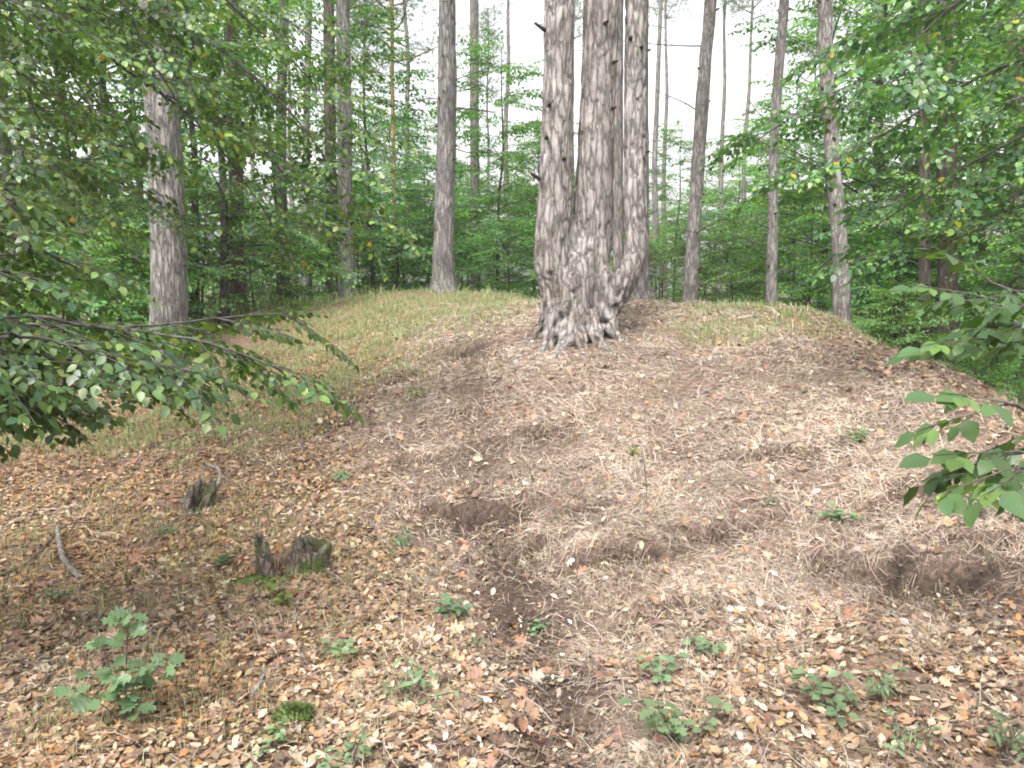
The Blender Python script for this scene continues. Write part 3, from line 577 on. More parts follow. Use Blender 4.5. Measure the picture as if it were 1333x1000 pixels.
pine('pine_tree', [(577,386,29,14.6),(578,300,26,14.6),(581,150,23,14.6),(582,0,21,14.6)], 17, M_PINE, 'knotty grey pine with small dead branches on top of the grassy hillock', GP, 8, 26, 14, 26)
pine('pine_tree', [(619,385,13,27),(618,200,12,27),(617,0,11,27)], 19, M_FAR, 'grey far pine between the knotty pine and the split pine', GP, 9, 6, 8, 12)
pine('pine_tree', [(832,393,25,10.9),(833,250,23,10.9),(832,100,23,10.9),(833,0,22,10.9)], 17, M_PINE, 'pale straight pine standing close behind the right stem of the split pine', GP, 10, 8, 2, 26)
pine('pine_tree', [(806,398,13,13.5),(805,200,12,13.5),(806,0,11,13.5)], 17, M_FAR, 'thin pine seen in the gap between middle and right stems of the split pine', GP, 11, 4, 2, 12)
pine('pine_tree', [(897,393,19,12.6),(903,300,17,12.6),(911,180,17,12.6),(918,80,16,12.6),(925,0,15,12.6)], 17, M_PINE2, 'pine leaning to the right, first one right of the split pine', GP, 12, 16, 3, 18)
pine('pine_tree', [(1004,406,15,12.6),(1006,300,13,12.6),(1007,200,12,12.6),(1013,100,12,12.6),(1021,0,12,12.6)], 17, M_PINE2, 'thinnest leaning pine, between the two stouter pines right of the split pine', GP, 13, 14, 4, 14)
pine('pine_tree', [(1099,424,22,10.9),(1094,330,20,10.9),(1086,230,19,10.9),(1077,110,17,10.9),(1075,0,17,10.9)], 17, M_PINE2, 'brown pine leaning left on the right shoulder of the mound', GP, 14, 20, 3, 18)
pine('pine_tree', [(1236,462,26,13.2),(1234,330,24,13.2),(1232,0,21,13.2)], 16, M_FAR, 'thick dark trunk among the leaves right of the mound', GP, 15, 6, 5, 16, tint=(.42,.39,.36))
pine('pine_tree', [(1207,460,16,12.6),(1204,330,14,12.6),(1204,0,12,12.6)], 16, M_FAR, 'thin dark trunk just left of the thick dark trunk on the right', GP, 16, 6, 5, 12, tint=(.48,.44,.41))
pine('pine_tree', [(1327,440,19,14),(1325,250,18,14),(1322,0,17,14)], 16, M_FAR, 'dark grey trunk at the right edge of the photo', GP, 17, 6, 5, 12, tint=(.7,.62,.58))
pine('pine_tree', [(1146,430,12,22),(1144,250,11,22),(1146,0,10,22)], 18, M_FAR, 'grey trunk glimpsed through leaves right of the brown leaning pine', GP, 18, 6, 5, 10)
pine('pale_tree', [(122,470,9,20),(122,300,8,20),(118,150,7,20)], 10, M_PALE, 'thin whitish trunk left of the thick grey pine', None, 19, 0, 0, 8, crown=False)
pine('pale_tree', [(131,490,10,14),(130,430,9,14),(126,380,8,14),(120,300,6,14)], 3.4, M_PALE, 'short whitish trunk seen under the beech branch, left of the thick grey pine', None, 20, 0, 0, 8, crown=False)
# far pines: three prototypes, copied
def far_pine(seed, H, rb, lean):
    q = np.random.default_rng(seed); r_ = bpy.data.objects.new('far_pine', None); C.objects.link(r_)
    zz = np.linspace(-.2, H, 10); tp = np.column_stack([np.cumsum(q.normal(0, .06, 10)) + lean * zz, np.cumsum(q.normal(0, .06, 10)), zz]); rr = rb * (1 - .8 * np.clip(zz / H, 0, 1))
    build('trunk', tparts(tube(tp, rr, 9, seg=40, rough=.1, seed=seed)), [M_FAR], r_, smooth=True)
    lim, fol = pine_crown(tp, rr, H, H * .70, H * .99, q, 18, 6, 1.6); build('limbs', lim, [M_FAR], r_); build('crown', fol, [M_NEEDLE], r_); return r_
FP = [far_pine(31, 17, .13, .0), far_pine(32, 19, .15, .015), far_pine(33, 15, .11, -.01)]
fars = [(850,30),(866,42),(938,30),(967,36),(600,38),(640,44),(665,33),(540,36),(485,42),(390,38),(340,45),(250,40),(150,42),(60,36),(1045,42),(1110,36),(1180,44),(1280,40),(740,40)]
for n_, (px, d) in enumerate(fars):
    w_ = 'between split pine and right-leaning pine' if 840 < px < 900 else 'between the two right-leaning pines' if 900 <= px < 1000 else 'behind the grassy hillock' if 460 <= px < 720 else 'behind the split pine' if 720 <= px <= 840 else 'behind the right-hand leafy trees' if px >= 1000 else 'behind the left-hand leafy trees'
    mates = sorted(p for p, _ in fars if (840 < p < 900) == (840 < px < 900) and (900 <= p < 1000) == (900 <= px < 1000) and (460 <= p < 720) == (460 <= px < 720) and (720 <= p <= 840) == (720 <= px <= 840) and (p >= 1000) == (px >= 1000))
    od = ['first', 'second', 'third', 'fourth', 'fifth', 'sixth', 'seventh', 'eighth', 'ninth', 'tenth'][mates.index(px)]
    put(FP[n_ % 3], px, d, 1.0, n_ * 2.3, ('slim far pine, %s from the left %s' % (od, w_)) if len(mates) > 1 else 'slim far pine ' + w_, 'tree', 'slim pines far behind')

# ------------------------------------------------------------------ the split pine (three stems on one fused base)
def fused_tree():
    q = np.random.default_rng(5); c = at_d(757, 425, 9.0); base = np.array([c[0], 9.0, hz(c[0], 9.0)])
    def pl(L_, ex=()):
        P = np.array([at_d(a, b, d) for a, b, w_, d in L_]) - base; r_ = np.array([w_ * .93 / 2 / F * d for a, b, w_, d in L_]); return P, r_
    stems = [[(738,440,56,9.0),(734,405,46,9.0),(729,375,52,9.0),(721,340,57,9.0),(721,300,52,9.0),(724,220,47,9.0),(727,120,43,9.0),(729,0,41,9.0),(730,-120,37,9.0)],
             [(762,440,70,9.05),(764,395,62,9.05),(767,350,62,9.05),(771,300,57,9.1),(775,200,50,9.1),(779,100,48,9.1),(783,0,49,9.1),(786,-120,46,9.1)],
             [(778,432,38,9.0),(790,402,40,8.95),(806,376,38,8.9),(821,350,34,8.9),(828,318,33,8.95),(827,260,32,9.),(827,150,31,9.1),(827,0,29,9.2),(827,-120,28,9.2)],
             [(786,425,30,8.9),(790,390,40,8.95),(782,350,30,8.95),(778,318,14,9.05)],
             [(750,445,36,8.8),(748,400,44,8.8),(753,350,34,8.9),(760,318,14,9.0)]]
    roots = [[(728,395,30,8.9),(718,420,24,8.8),(704,440,13,8.62),(684,456,8,8.4),(655,466,5,8.2)],[(740,395,32,8.9),(738,428,26,8.7),(731,446,15,8.5),(723,458,8,8.35),(716,468,5,8.25)],
             [(750,405,34,8.8),(752,436,26,8.65),(760,450,12,8.5),(765,460,6,8.35)],[(785,400,30,8.9),(797,418,20,8.8),(812,426,11,8.7),(834,432,6,8.6)],[(715,395,24,9.1),(702,418,18,9.1),(688,430,9,9.1),(665,436,5,9.1)],[(770,405,30,8.8),(776,436,20,8.7),(786,446,10,8.55),(796,456,5,8.4)]]
    bm = []
    for L_ in stems + roots:
        P, r_ = pl(L_)
        if L_ in roots:
            for t_ in range(1, len(P)): P[t_, 2] = min(P[t_, 2], hz(P[t_, 0] + base[0], P[t_, 1] + base[1]) - base[2] + (.10 if t_ == 1 else -.012))
        bm += tparts(tube(P, r_, 18, seg=30))
    tmp = build('tmp', bm, [M_OLD]); 
    md = tmp.modifiers.new('w', 'WELD'); md.merge_threshold = .0005
    md = tmp.modifiers.new('r', 'REMESH'); md.mode = 'VOXEL'; md.voxel_size = .014
    md = tmp.modifiers.new('s', 'SMOOTH'); md.factor = .5; md.iterations = 3
    dg = bpy.context.evaluated_depsgraph_get(); ev = tmp.evaluated_get(dg); me = bpy.data.meshes.new_from_object(ev); bpy.data.objects.remove(tmp)
    n = len(me.vertices); V = np.empty(n * 3, np.float32); me.vertices.foreach_get('co', V); V = V.reshape(-1, 3).astype(float)
    Nn = np.empty(n * 3, np.float32); me.vertices.foreach_get('normal', Nn); Nn = Nn.reshape(-1, 3)
    z = V[:, 2]; low = np.clip(1.25 - z / 1.1, 0, 1)
    s1 = V * [1, 1, .2]
    plate = np.abs(fbm(s1 * 11, 3, 61)) ; knot = fbm(V * 5.2, 3, 71)
    d = -.020 * np.exp(-(plate / .09) ** 2) * (1 - .3 * low) + .010 * fbm(V * [22, 22, 8], 3, 66) + low * (.045 * knot - .05 * np.exp(-(fbm(V * [4.5, 4.5, 1.8], 2, 81) / .09) ** 2)) + .012 * fbm(V * [3, 3, 1], 2, 33)
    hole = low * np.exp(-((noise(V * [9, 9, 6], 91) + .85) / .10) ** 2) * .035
    V = V + Nn * (d - hole)[:, None]; me.vertices.foreach_set('co', V.astype(np.float32).ravel())
    t = np.ones((n, 4)); mot = np.clip(fbm(V * 3.1, 3, 15), -1, 1); t[:, :3] = (1 + .16 * mot)[:, None]
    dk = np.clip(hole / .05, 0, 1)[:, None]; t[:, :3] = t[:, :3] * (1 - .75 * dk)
    red = np.clip(low * fbm(V * 4.2, 2, 19) * 1.6, 0, .6)[:, None]; t[:, :3] *= 1 - red * np.array([.10, .20, .26])
    a = me.attributes.new('tint', 'FLOAT_COLOR', 'POINT'); a.data.foreach_set('color', t.astype(np.float32).ravel())
    me.materials.clear(); me.materials.append(M_OLD)
    me.polygons.foreach_set('use_smooth', np.ones(len(me.polygons), bool)); me.update()
    root = empty('split_pine', tuple(base), 'old pine with three thick stems rising from one gnarled knotted base on the mound', 'tree')
    o = bpy.data.objects.new('trunk', me); C.objects.link(o); o.parent = root
    lim = []; fo = []
    for k_, L_ in enumerate(stems[:3]):
        P, r_ = pl(L_); d_ = P[-1] - P[-2]; d_ /= np.linalg.norm(d_); ext = np.array([P[-1] - d_ * .3, P[-1] + d_ * 4, P[-1] + d_ * 8, P[-1] + d_ * 12])
        stem = build('stem', tparts(tube(ext, [r_[-1], r_[-1] * .8, r_[-1] * .5, .03], 16, seg=60, rough=.1, seed=k_)), [M_PINE], root, smooth=True)
        tp = ext; l, f_ = pine_crown(tp, None, 12, ext[1][2], ext[3][2], q, 16, 6, 1.8); lim += l; fo += f_
    build('limbs', lim, [M_PINE], root); build('crown', fo, [M_NEEDLE], root)
    for L_ in [[(690,449),(655,462),(625,475),(600,488)],[(735,462),(700,472),(672,486)],[(795,425),(830,432),(860,445)],[(705,440),(680,446),(650,452)],[(780,448),(800,462),(812,480)]]:
        P = np.array([at(*p_) for p_ in L_]); P = catmull(P, 14); P[:, 2] = height(P[:, 0], P[:, 1]) - .004; P = P + np.column_stack([q.normal(0, .008, (14, 2)), q.normal(0, .006, 14)])
        build('surface_root', tparts(tube(P - base, np.linspace(.028, .008, 14), 7)), [M_OLD], root, smooth=True)
    # broken branch stubs on the stems
    for (a, b, d, dx, dz) in [(703,35,8.8,-.09,.03),(697,230,8.8,-.08,.03),(716,135,8.78,.01,.01),(790,28,8.85,.02,0),(712,178,8.78,0,0),(735,205,8.78,0,0),(800,80,8.95,.05,0),(798,140,8.95,.05,0),(838,205,8.95,0,0),(830,128,9,0,0),(822,48,9,0,0),(836,60,9,0,0)]:
        p = at_d(a, b, d) - base; sb = tparts(tube([p + [-.6 * dx, .07, -.5 * dz], p + [dx * .6, -.02, dz]], [.024, .012], 7), 0, (.35, .3, .28)); build('branch_stub', sb, [M_PINE], root, smooth=True)
fused_tree()

# ------------------------------------------------------------------ near foliage reaching in from the sides
def limb_group(root, base, limbs, protos, seed, subs, sub_len, sc, mats, droop=.25, kv=.2, r=.012, spacing=.16, flat=.28, bark=M_BEECH, leafpart='foliage', start=0., grow=.8):
    """limbs: polylines [(px,py,d)...]; alternate side shoots carry leafy sprays"""
    q = np.random.default_rng(seed); wood = []; M = []; T = []; s = []; cnt = 0
    for L_ in limbs:
        P = catmull(np.array([at_d(*p) if len(p) == 3 else np.array(p[:3]) for p in L_]), 24); P += np.cumsum(q.normal(0, .006, P.shape), 0) * .8
        wood += tparts(tube(P - base, np.linspace(r, .004, len(P)), 7), 0)
        seg = np.linalg.norm(np.diff(P, axis=0), axis=1); cum = np.concatenate([[0], np.cumsum(seg)]); tot = cum[-1]; D = np.gradient(P, axis=0); u = start * tot; sg = 1
        while u < tot:
            p = np.array([np.interp(u, cum, P[:, k_]) for k_ in range(3)]); d = np.array([np.interp(u, cum, D[:, k_]) for k_ in range(3)]); d /= np.linalg.norm(d)
            f_ = u / tot; a = sg * q.uniform(.5, 1.1); sg = -sg; ln = sub_len * (1 - .55 * f_) * q.uniform(.5, 1.2)
            az = math.atan2(d[1], d[0]) + a; Ps = branch_path(p, az, q.uniform(-.3, .15), ln, q, droop, 5, .12)
            wood += tparts(tube(Ps - base, np.linspace(r * .35 * (1 - .5 * f_) + .002, .0018, len(Ps)), 5, cap=False), 0)
            for k_ in range(subs):
                g_ = (k_ + q.random() * .6) / subs * (len(Ps) - 1); i0 = min(int(g_), len(Ps) - 2); pp = Ps[i0] + (Ps[i0 + 1] - Ps[i0]) * (g_ - i0); dd = Ps[i0 + 1] - Ps[i0]; dd /= np.linalg.norm(dd); b = (1 if k_ % 2 else -1) * q.uniform(.2, .9)
                if k_ == subs - 1: b = 0; pp = Ps[-2]
                X = np.array([dd[0] * math.cos(b) - dd[1] * math.sin(b), dd[0] * math.sin(b) + dd[1] * math.cos(b), dd[2] - q.uniform(0, .3)])
                M.append((X, np.array([q.normal(0, flat), q.normal(0, flat), 1]))); T.append(pp - base); s.append(q.uniform(*sc) * (1 - (1 - grow) * f_))
            u += spacing * q.uniform(.7, 1.3)
        M.append((D[-1], np.array([0, 0, 1.]))); T.append(P[-2] - base); s.append(sc[0])
    parts = put_sprays(protos, frames(np.array([m[0] for m in M]), np.array([m[1] for m in M])), np.array(T), np.array(s), q, kv)
    build('branches', wood, [bark], root, smooth=True); return build(leafpart, parts, mats, root)
def near_tree(name, x, y, H, r0, label, cat, limbs, **kw):
    base = np.array([x, y, hz(x, y)]); root = empty(name, tuple(base), label, cat)
    build('trunk', tparts(tube([[0, 0, -.2], [.05, 0, H * .3], [-.05, .05, H * .6], [0, 0, H]], [r0 * 1.2, r0, r0 * .8, r0 * .35], 16, seg=50, rough=.06)), [M_BEECH], root, smooth=True)
    LL = [[(x + 1e-3, y, base[2] + hh, 0)] + list(pl_) for hh, pl_ in limbs]; limb_group(root, base, LL, **kw); return root
near_tree('beech_tree', -3.5, 3.6, 7, .12, 'near beech sending low dark green branches in from the left edge', 'tree',
  [(1.35, [(-60,418,3.35),(60,425,3.4),(160,428,3.5),(260,422,3.8),(385,405,4.2)]),
   (1.3, [(-40,425,3.2),(120,428,3.3),(220,436,3.4),(300,452,3.5),(395,492,3.6)]),
   (1.1, [(-60,475,3.0),(40,468,3.1),(120,470,3.15),(190,475,3.2),(245,485,3.25)]),
   (1.15, [(-60,520,3.5),(40,505,3.6),(130,498,3.7),(190,500,3.8)]),
   (1.2, [(-60,450,2.9),(40,440,3.0),(120,448,3.1)]),
   (1.7, [(-80,300,3.4),(-20,300,3.5),(40,320,3.6),(90,350,3.8)]),
   (1.9, [(-100,230,3.6),(-50,220,3.7),(0,240,3.8),(50,280,3.9)]),
   (1.5, [(-90,360,3.0),(-40,350,3.1),(10,360,3.2),(50,380,3.3)]),
   (2.3, [(-110,140,3.9),(-60,130,4.),(-10,150,4.1),(30,190,4.2)]),
   (1.6, [(-90,340,3.9),(-20,335,4.),(50,330,4.1),(110,340,4.2)]),
   (1.8, [(-90,280,4.3),(0,280,4.4),(60,290,4.5)]),
   (1.1, [(-90,510,3.3),(-10,500,3.4),(60,498,3.5)]),
   (2.6, [(-90,80,4.6),(-20,70,4.6),(40,100,4.7),(90,150,4.8)]),
   (2.8, [(-90,-10,4.2),(-40,-20,4.2),(20,0,4.3),(70,40,4.4)])],
  protos=SP_HI, seed=3, subs=3, sub_len=.34, sc=(.7, 1.05), mats=[M_NEAR, M_TWIG], droop=.10, kv=.3, r=.009, spacing=.145, start=.12)
near_tree('beech_tree', -5.2, 6.2, 10, .14, 'beech with long arching branches hanging down across the upper left', 'tree',
  [(4.6, [(80,-90,5.6),(150,-10,5.6),(200,80,5.7),(240,160,5.8)]),
   (4.8, [(100,-90,6.2),(200,0,6.2),(290,70,6.3),(370,145,6.4),(430,220,6.5),(480,310,6.6)]),
   (4.9, [(180,-80,6.6),(260,-30,6.6),(340,40,6.8),(400,100,7),(460,180,7.1)]),
   (4.2, [(-30,-40,5.4),(50,30,5.4),(110,110,5.5),(160,200,5.6)]),
   (3.6, [(-60,60,5.6),(10,90,5.6),(50,160,5.7),(90,260,5.8)]),
   (3.4, [(-40,150,6.2),(60,190,6.3),(150,240,6.4),(230,300,6.4)]),
   (4.2, [(60,20,6.6),(160,90,6.7),(250,160,6.8),(330,260,6.9),(380,350,7.0)]),
   (3.9, [(0,-30,6.8),(120,20,6.9),(240,110,7),(340,190,7.2),(430,300,7.3)]),
   (4.6, [(-60,-60,7.2),(60,0,7.2),(150,40,7.3),(240,60,7.4),(330,110,7.5)]),
   (3.0, [(-40,230,7.2),(60,240,7.2),(130,290,7.3)]),
   (4.8, [(150,-80,7.4),(260,-20,7.4),(380,30,7.6),(450,80,7.8)])],
  protos=SP_MID, seed=4, subs=3, sub_len=.7, sc=(.8, 1.2), mats=[M_NEAR, M_TWIG], kv=.3, r=.016, spacing=.24, start=.2)
near_tree('beech_tree', 6.3, 5.6, 10, .15, 'beech whose leafy boughs hang in from the upper right corner', 'tree',
  [(4.2, [(1420,-60,5.8),(1300,-20,6.),(1180,20,6.3),(1080,70,6.6)]),
   (3.8, [(1420,60,5.8),(1320,80,6.),(1220,130,6.3),(1130,190,6.6),(1040,230,6.9)]),
   (3.4, [(1420,160,6.),(1330,180,6.2),(1230,240,6.5),(1140,300,6.9)]),
   (3.9, [(1400,10,7),(1280,50,7.2),(1170,100,7.5),(1060,140,7.9),(980,190,8.2)]),
   (3.0, [(1430,260,6),(1340,270,6.2),(1260,310,6.4),(1180,340,6.6)]),
   (3.2, [(1440,200,8),(1340,230,8.2),(1240,260,8.4),(1160,250,8.6)]),
   (3.6, [(1440,120,8.4),(1330,130,8.6),(1220,170,8.8),(1120,160,9)]),
   (4.4, [(1420,-120,5.2),(1330,-60,5.3),(1250,0,5.5),(1180,60,5.6)])],
  protos=SP_MID, seed=6, subs=3, sub_len=.75, sc=(.9, 1.3), mats=[M_NEAR, M_TWIG], kv=.3, r=.016, spacing=.26, start=.25)
SP_HZ = [spray(120 + s_, .30, .092, True, .09, .07, .055, .34, .01, .65) for s_ in range(4)]
near_tree('hazel_shrub', 2.55, 2.3, 2.2, .02, 'hazel shrub poking large green leaves in at the right edge', 'shrub',
  [(.85, [(1500,600,2.2),(1420,600,2.15),(1360,592,2.1),(1300,586,2.05)]),
   (.95, [(1500,575,2.2),(1440,560,2.15),(1390,545,2.1),(1335,532,2.05)]),
   (.8, [(1480,612,2.0),(1420,608,1.95),(1370,598,1.95),(1325,592,1.9)]),
   (1.3, [(1500,430,2.9),(1400,425,2.9),(1330,415,2.9),(1262,420,2.9)]),
   (1.4, [(1500,390,2.8),(1400,380,2.8),(1340,368,2.8),(1282,358,2.8)]),
   (1.35, [(1500,380,3.1),(1400,398,3.1),(1320,396,3.1),(1255,388,3.1)]),
   (1.3, [(1500,420,3.3),(1400,410,3.3),(1340,400,3.3),(1290,400,3.3)]),
   (1.2, [(1500,450,3.0),(1420,445,3.0),(1370,440,3.0),(1320,438,3.0)])],
  protos=SP_HZ, seed=8, subs=1, sub_len=.12, sc=(.75, 1.0), mats=[M_NEAR, M_TWIG], kv=.35, r=.005, spacing=.095, start=.35, flat=.25)

# ------------------------------------------------------------------ stumps, sticks, plants, stones on the floor
def ground_pt(px, py): p = at(px, py); p[2] = hz(p[0], p[1]); return p
def ragged_stump(name, p, r0, h_, seed, label, lean=(0, 0), open_side=None, holes=True):
    q = np.random.default_rng(seed); n, m = 64, 22; th = np.arange(n) * 2 * np.pi / n; V = []
    top = h_ * (.8 + .35 * fbm(np.stack([np.cos(th) * 1.6, np.sin(th) * 1.6, 0 * th], 1), 3, seed)).clip(.4, 1.1)
    if open_side is not None: top = top * (1 - .8 * np.exp(-((np.angle(np.exp(1j * (th - open_side)))) / .6) ** 2))
    top = top + h_ * .09 * noise(np.stack([np.cos(th) * 5, np.sin(th) * 5, 0 * th + 3], 1), seed) + h_ * .02 * q.normal(0, 1, n)
    for w_ in (0, 1):                          # outer wall then inner wall of the hollow shell
        for i_ in range(m):
            f_ = i_ / (m - 1) if w_ == 0 else 1 - i_ / (m - 1); zz = -.08 + (top + .08) * f_; rr = r0 * (1.3 - .32 * f_ ** .6) * (1 + .16 * noise(np.stack([np.cos(th) * 2.5, np.sin(th) * 2.5, zz * 3], 1), seed)) * ((.25 + .35 * f_) if w_ else 1)
            rr *= 1 + .03 * np.sin(th * 11 + seed) + .10 * noise(np.stack([np.cos(th) * 5, np.sin(th) * 5, zz * 14], 1), seed + 3)
            V.append(np.stack([np.cos(th) * rr + lean[0] * zz, np.sin(th) * rr + lean[1] * zz, zz], 1))
    V = np.concatenate(V); i_ = np.arange(2 * m - 1)[:, None] * n; j_ = np.arange(n)[None]; k_ = (j_ + 1) % n; Fq = np.stack([i_ + j_, i_ + k_, i_ + n + k_, i_ + n + j_], -1).reshape(-1, 4)
    root = empty(name, tuple(p), label, 'tree stump'); build('stump_shell', [(V, Fq, 0, None)], [M_ROT], root, smooth=True); return root
def moss_pad(root, c, s, seed, n=420):
    q = np.random.default_rng(seed); th = np.linspace(0, 2 * np.pi, 20, endpoint=False); ph = np.linspace(0, np.pi / 2, 7); V = []
    for f_ in ph:
        for t in th: V.append([math.cos(t) * math.cos(f_) * s[0], math.sin(t) * math.cos(f_) * s[1], math.sin(f_) * s[2] - .01])
    V = np.array(V); V *= (1 + .55 * fbm(V * 26, 3, seed))[:, None]; V[:, 0] *= 1 + .4 * np.sin(V[:, 1] * 60 + seed); i_ = np.arange(6)[:, None] * 20; j_ = np.arange(20)[None]; k_ = (j_ + 1) % 20; Fq = np.stack([i_ + j_, i_ + k_, i_ + 20 + k_, i_ + 20 + j_], -1).reshape(-1, 4)
    P = V[q.integers(0, len(V), n)]; d = P / np.array(s) ** 2 * min(s) ** 2 + q.normal(0, .012, P.shape); d[:, 2] += .03; d /= np.linalg.norm(d, axis=1)[:, None]; sd_ = np.cross(d, q.normal(0, 1, d.shape)); sd_ /= np.linalg.norm(sd_, axis=1)[:, None]
    ln = q.uniform(.015, .04, n)[:, None]; T = np.stack([P - sd_ * .002, P + sd_ * .002, P + d * ln], 1).reshape(-1, 3)
    return build('moss', [(V + c, Fq, 0, None), (T + c, np.arange(n * 3).reshape(-1, 3), 0, None)], [M_MOSS], root)
def stick(pts, r0, r1, label, name='stick', cat='stick', mt=M_STICK, lift=.02, forks=(), group=None, n=26):
    W_ = []
    for p_ in pts:
        g_ = at(p_[0], p_[1]); g_[2] = hz(g_[0], g_[1]) + lift + (p_[2] if len(p_) > 2 else 0); W_.append(g_)
    base = W_[0].copy(); base[2] -= lift; q = np.random.default_rng(int(sum(p_[0] for p_ in pts))); P = catmull(np.array(W_), n); P += q.normal(0, r0 * .25, P.shape)
    parts = tparts(tube(P - base, np.linspace(r0, r1, n), 9, rough=.25, seed=3))
    for fk in forks:
        Wf = []
        for p_ in fk: g_ = at(p_[0], p_[1]); g_[2] = hz(g_[0], g_[1]) + lift + (p_[2] if len(p_) > 2 else 0); Wf.append(g_)
        parts += tparts(tube(catmull(np.array(Wf), 12) - base, np.linspace(r0 * .6, r1, 12), 7, rough=.25))
    return tag(build(name, parts, [mt], None, True, tuple(base)), label, cat, group)
p = ground_pt(400, 742); st = ragged_stump('tree_stump', p, .105, .21, 4, 'broken hollow grey brown tree stump with ragged top', lean=(.15, 0))
p2 = ground_pt(350, 757); s2 = ragged_stump('broken_stump', p2, .045, .26, 9, 'dark narrow stump splinter with green moss at its foot, left of the hollow stump', lean=(-.15, .1), open_side=0)
moss_pad(s2, np.array([-.05, -.05, 0]), (.09, .07, .06), 3); moss_pad(s2, np.array([.1, .03, 0]), (.05, .05, .03), 5, 200)
p3 = ground_pt(255, 665); s3 = ragged_stump('rotten_stump', p3, .10, .26, 15, 'rotten dark stump with pointed top and bare curved roots, on the left slope', lean=(.25, .1), open_side=-1.6)
q = np.random.default_rng(77)
for L_, r_ in [([(270,612,.05),(287,628,.09),(280,648,.06),(255,660,.03),(248,664,.02)], .016), ([(250,664,.02),(225,654,.04),(200,662,.03),(160,680,0)], .013), ([(235,650,.02),(205,648,.02),(180,662,0)], .008), ([(262,672,.02),(235,678,.03),(215,690,0)], .009)]:
    P = catmull(np.array([at(a, b) + [0, 0, z_] for a, b, z_ in L_]), 18) - p3 + q.normal(0, .003, (18, 3)); build('root', tparts(tube(P, np.linspace(r_, r_ * .6, 18), 8, rough=.2)), [M_STICK], s3, smooth=True)
stick([(77,705,.06),(80,730,.03),(90,745,.02),(105,760,.0)], .014, .020, 'curved pale grey stick standing out of the leaves at the left', n=20)
stick([(0,752),(40,735),(85,700,.04),(120,690,.03)], .008, .004, 'long thin dark twig lying at the left edge', 'twig', 'twig', M_TWIG, forks=[[(40,735),(60,745),(90,748)]])
stick([(0,700),(50,694,.04),(95,700,.03)], .006, .003, 'short dark twig at the left edge above the long one', 'twig', 'twig', M_TWIG)
stick([(896,517),(920,512,.01),(946,500)], .012, .006, 'short dark stick lying on the mound below the leaning pines', forks=[[(915,512),(905,520)]])
stick([(880,608),(902,596,.01),(922,590)], .009, .006, 'pale brown bent stick in the middle of the right slope', forks=[[(905,596),(920,604)]])
stick([(1262,560),(1240,552),(1220,560)], .006, .003, 'small dark twig on the far right slope', 'twig', 'twig')
stick([(832,605,.0),(838,625,.10),(843,657,.0)], .005, .003, 'thin dark twig bent over on the slope, tall and upright', 'twig', 'twig', M_TWIG, lift=.0)
stick([(660,880),(700,872),(745,880)], .007, .004, 'pale thin twig across the dark path near the camera', 'twig', 'twig')
stick([(1010,735),(1060,745),(1085,752)], .006, .003, 'reddish twig beside the small bank on the right', 'twig', 'twig')
stick([(330,905),(350,880,.01),(400,850)], .012, .006, 'pale rotten stick above the moss clump near the bottom left', forks=[[(350,880),(340,860)]])
stick([(1010,905),(1040,925),(1048,950)], .004, .002, 'thin curved twig among leaves at the lower right', 'twig', 'twig')
stick([(565,730),(590,760),(600,790)], .005, .003, 'brown twig beside the small fern by the path', 'twig', 'twig')
stick([(880,500,.35),(881,530,.2),(883,562,.0)], .002, .003, 'bare upright dead stalk on the mound', 'dead_stalk', 'stalk', M_STICK, lift=0)

def stone(px, py, r_, seed, label):
    p = ground_pt(px, py); q = np.random.default_rng(seed); bm = bmesh.new(); bmesh.ops.create_icosphere(bm, subdivisions=4, radius=1); me = bpy.data.meshes.new('stone')
    V = np.array([v.co[:] for v in bm.verts]); k_ = 1 + .28 * fbm(V * 1.6 + seed, 3, seed)
    for v, f_ in zip(bm.verts, k_): v.co = v.co * float(f_) * r_; v.co.z *= .65
    for f_ in bm.faces: f_.smooth = True
    bm.to_mesh(me); bm.free(); a = me.attributes.new('tint', 'FLOAT_COLOR', 'POINT'); me.materials.append(M_STONE)
    o = bpy.data.objects.new('stone', me); C.objects.link(o); o.location = (p[0], p[1], p[2] + r_ * .35); tag(o, label, 'stone')
stone(1176, 803, .022, 1, 'round white stone among orange leaves on the lower right'); stone(1199, 765, .022, 2, 'pale stone just under the right bank'); stone(497, 508, .035, 3, 'pale stone at the left edge of the mound')
stone(950, 795, .02, 5, 'grey white stone left of the round white one, in the middle right')

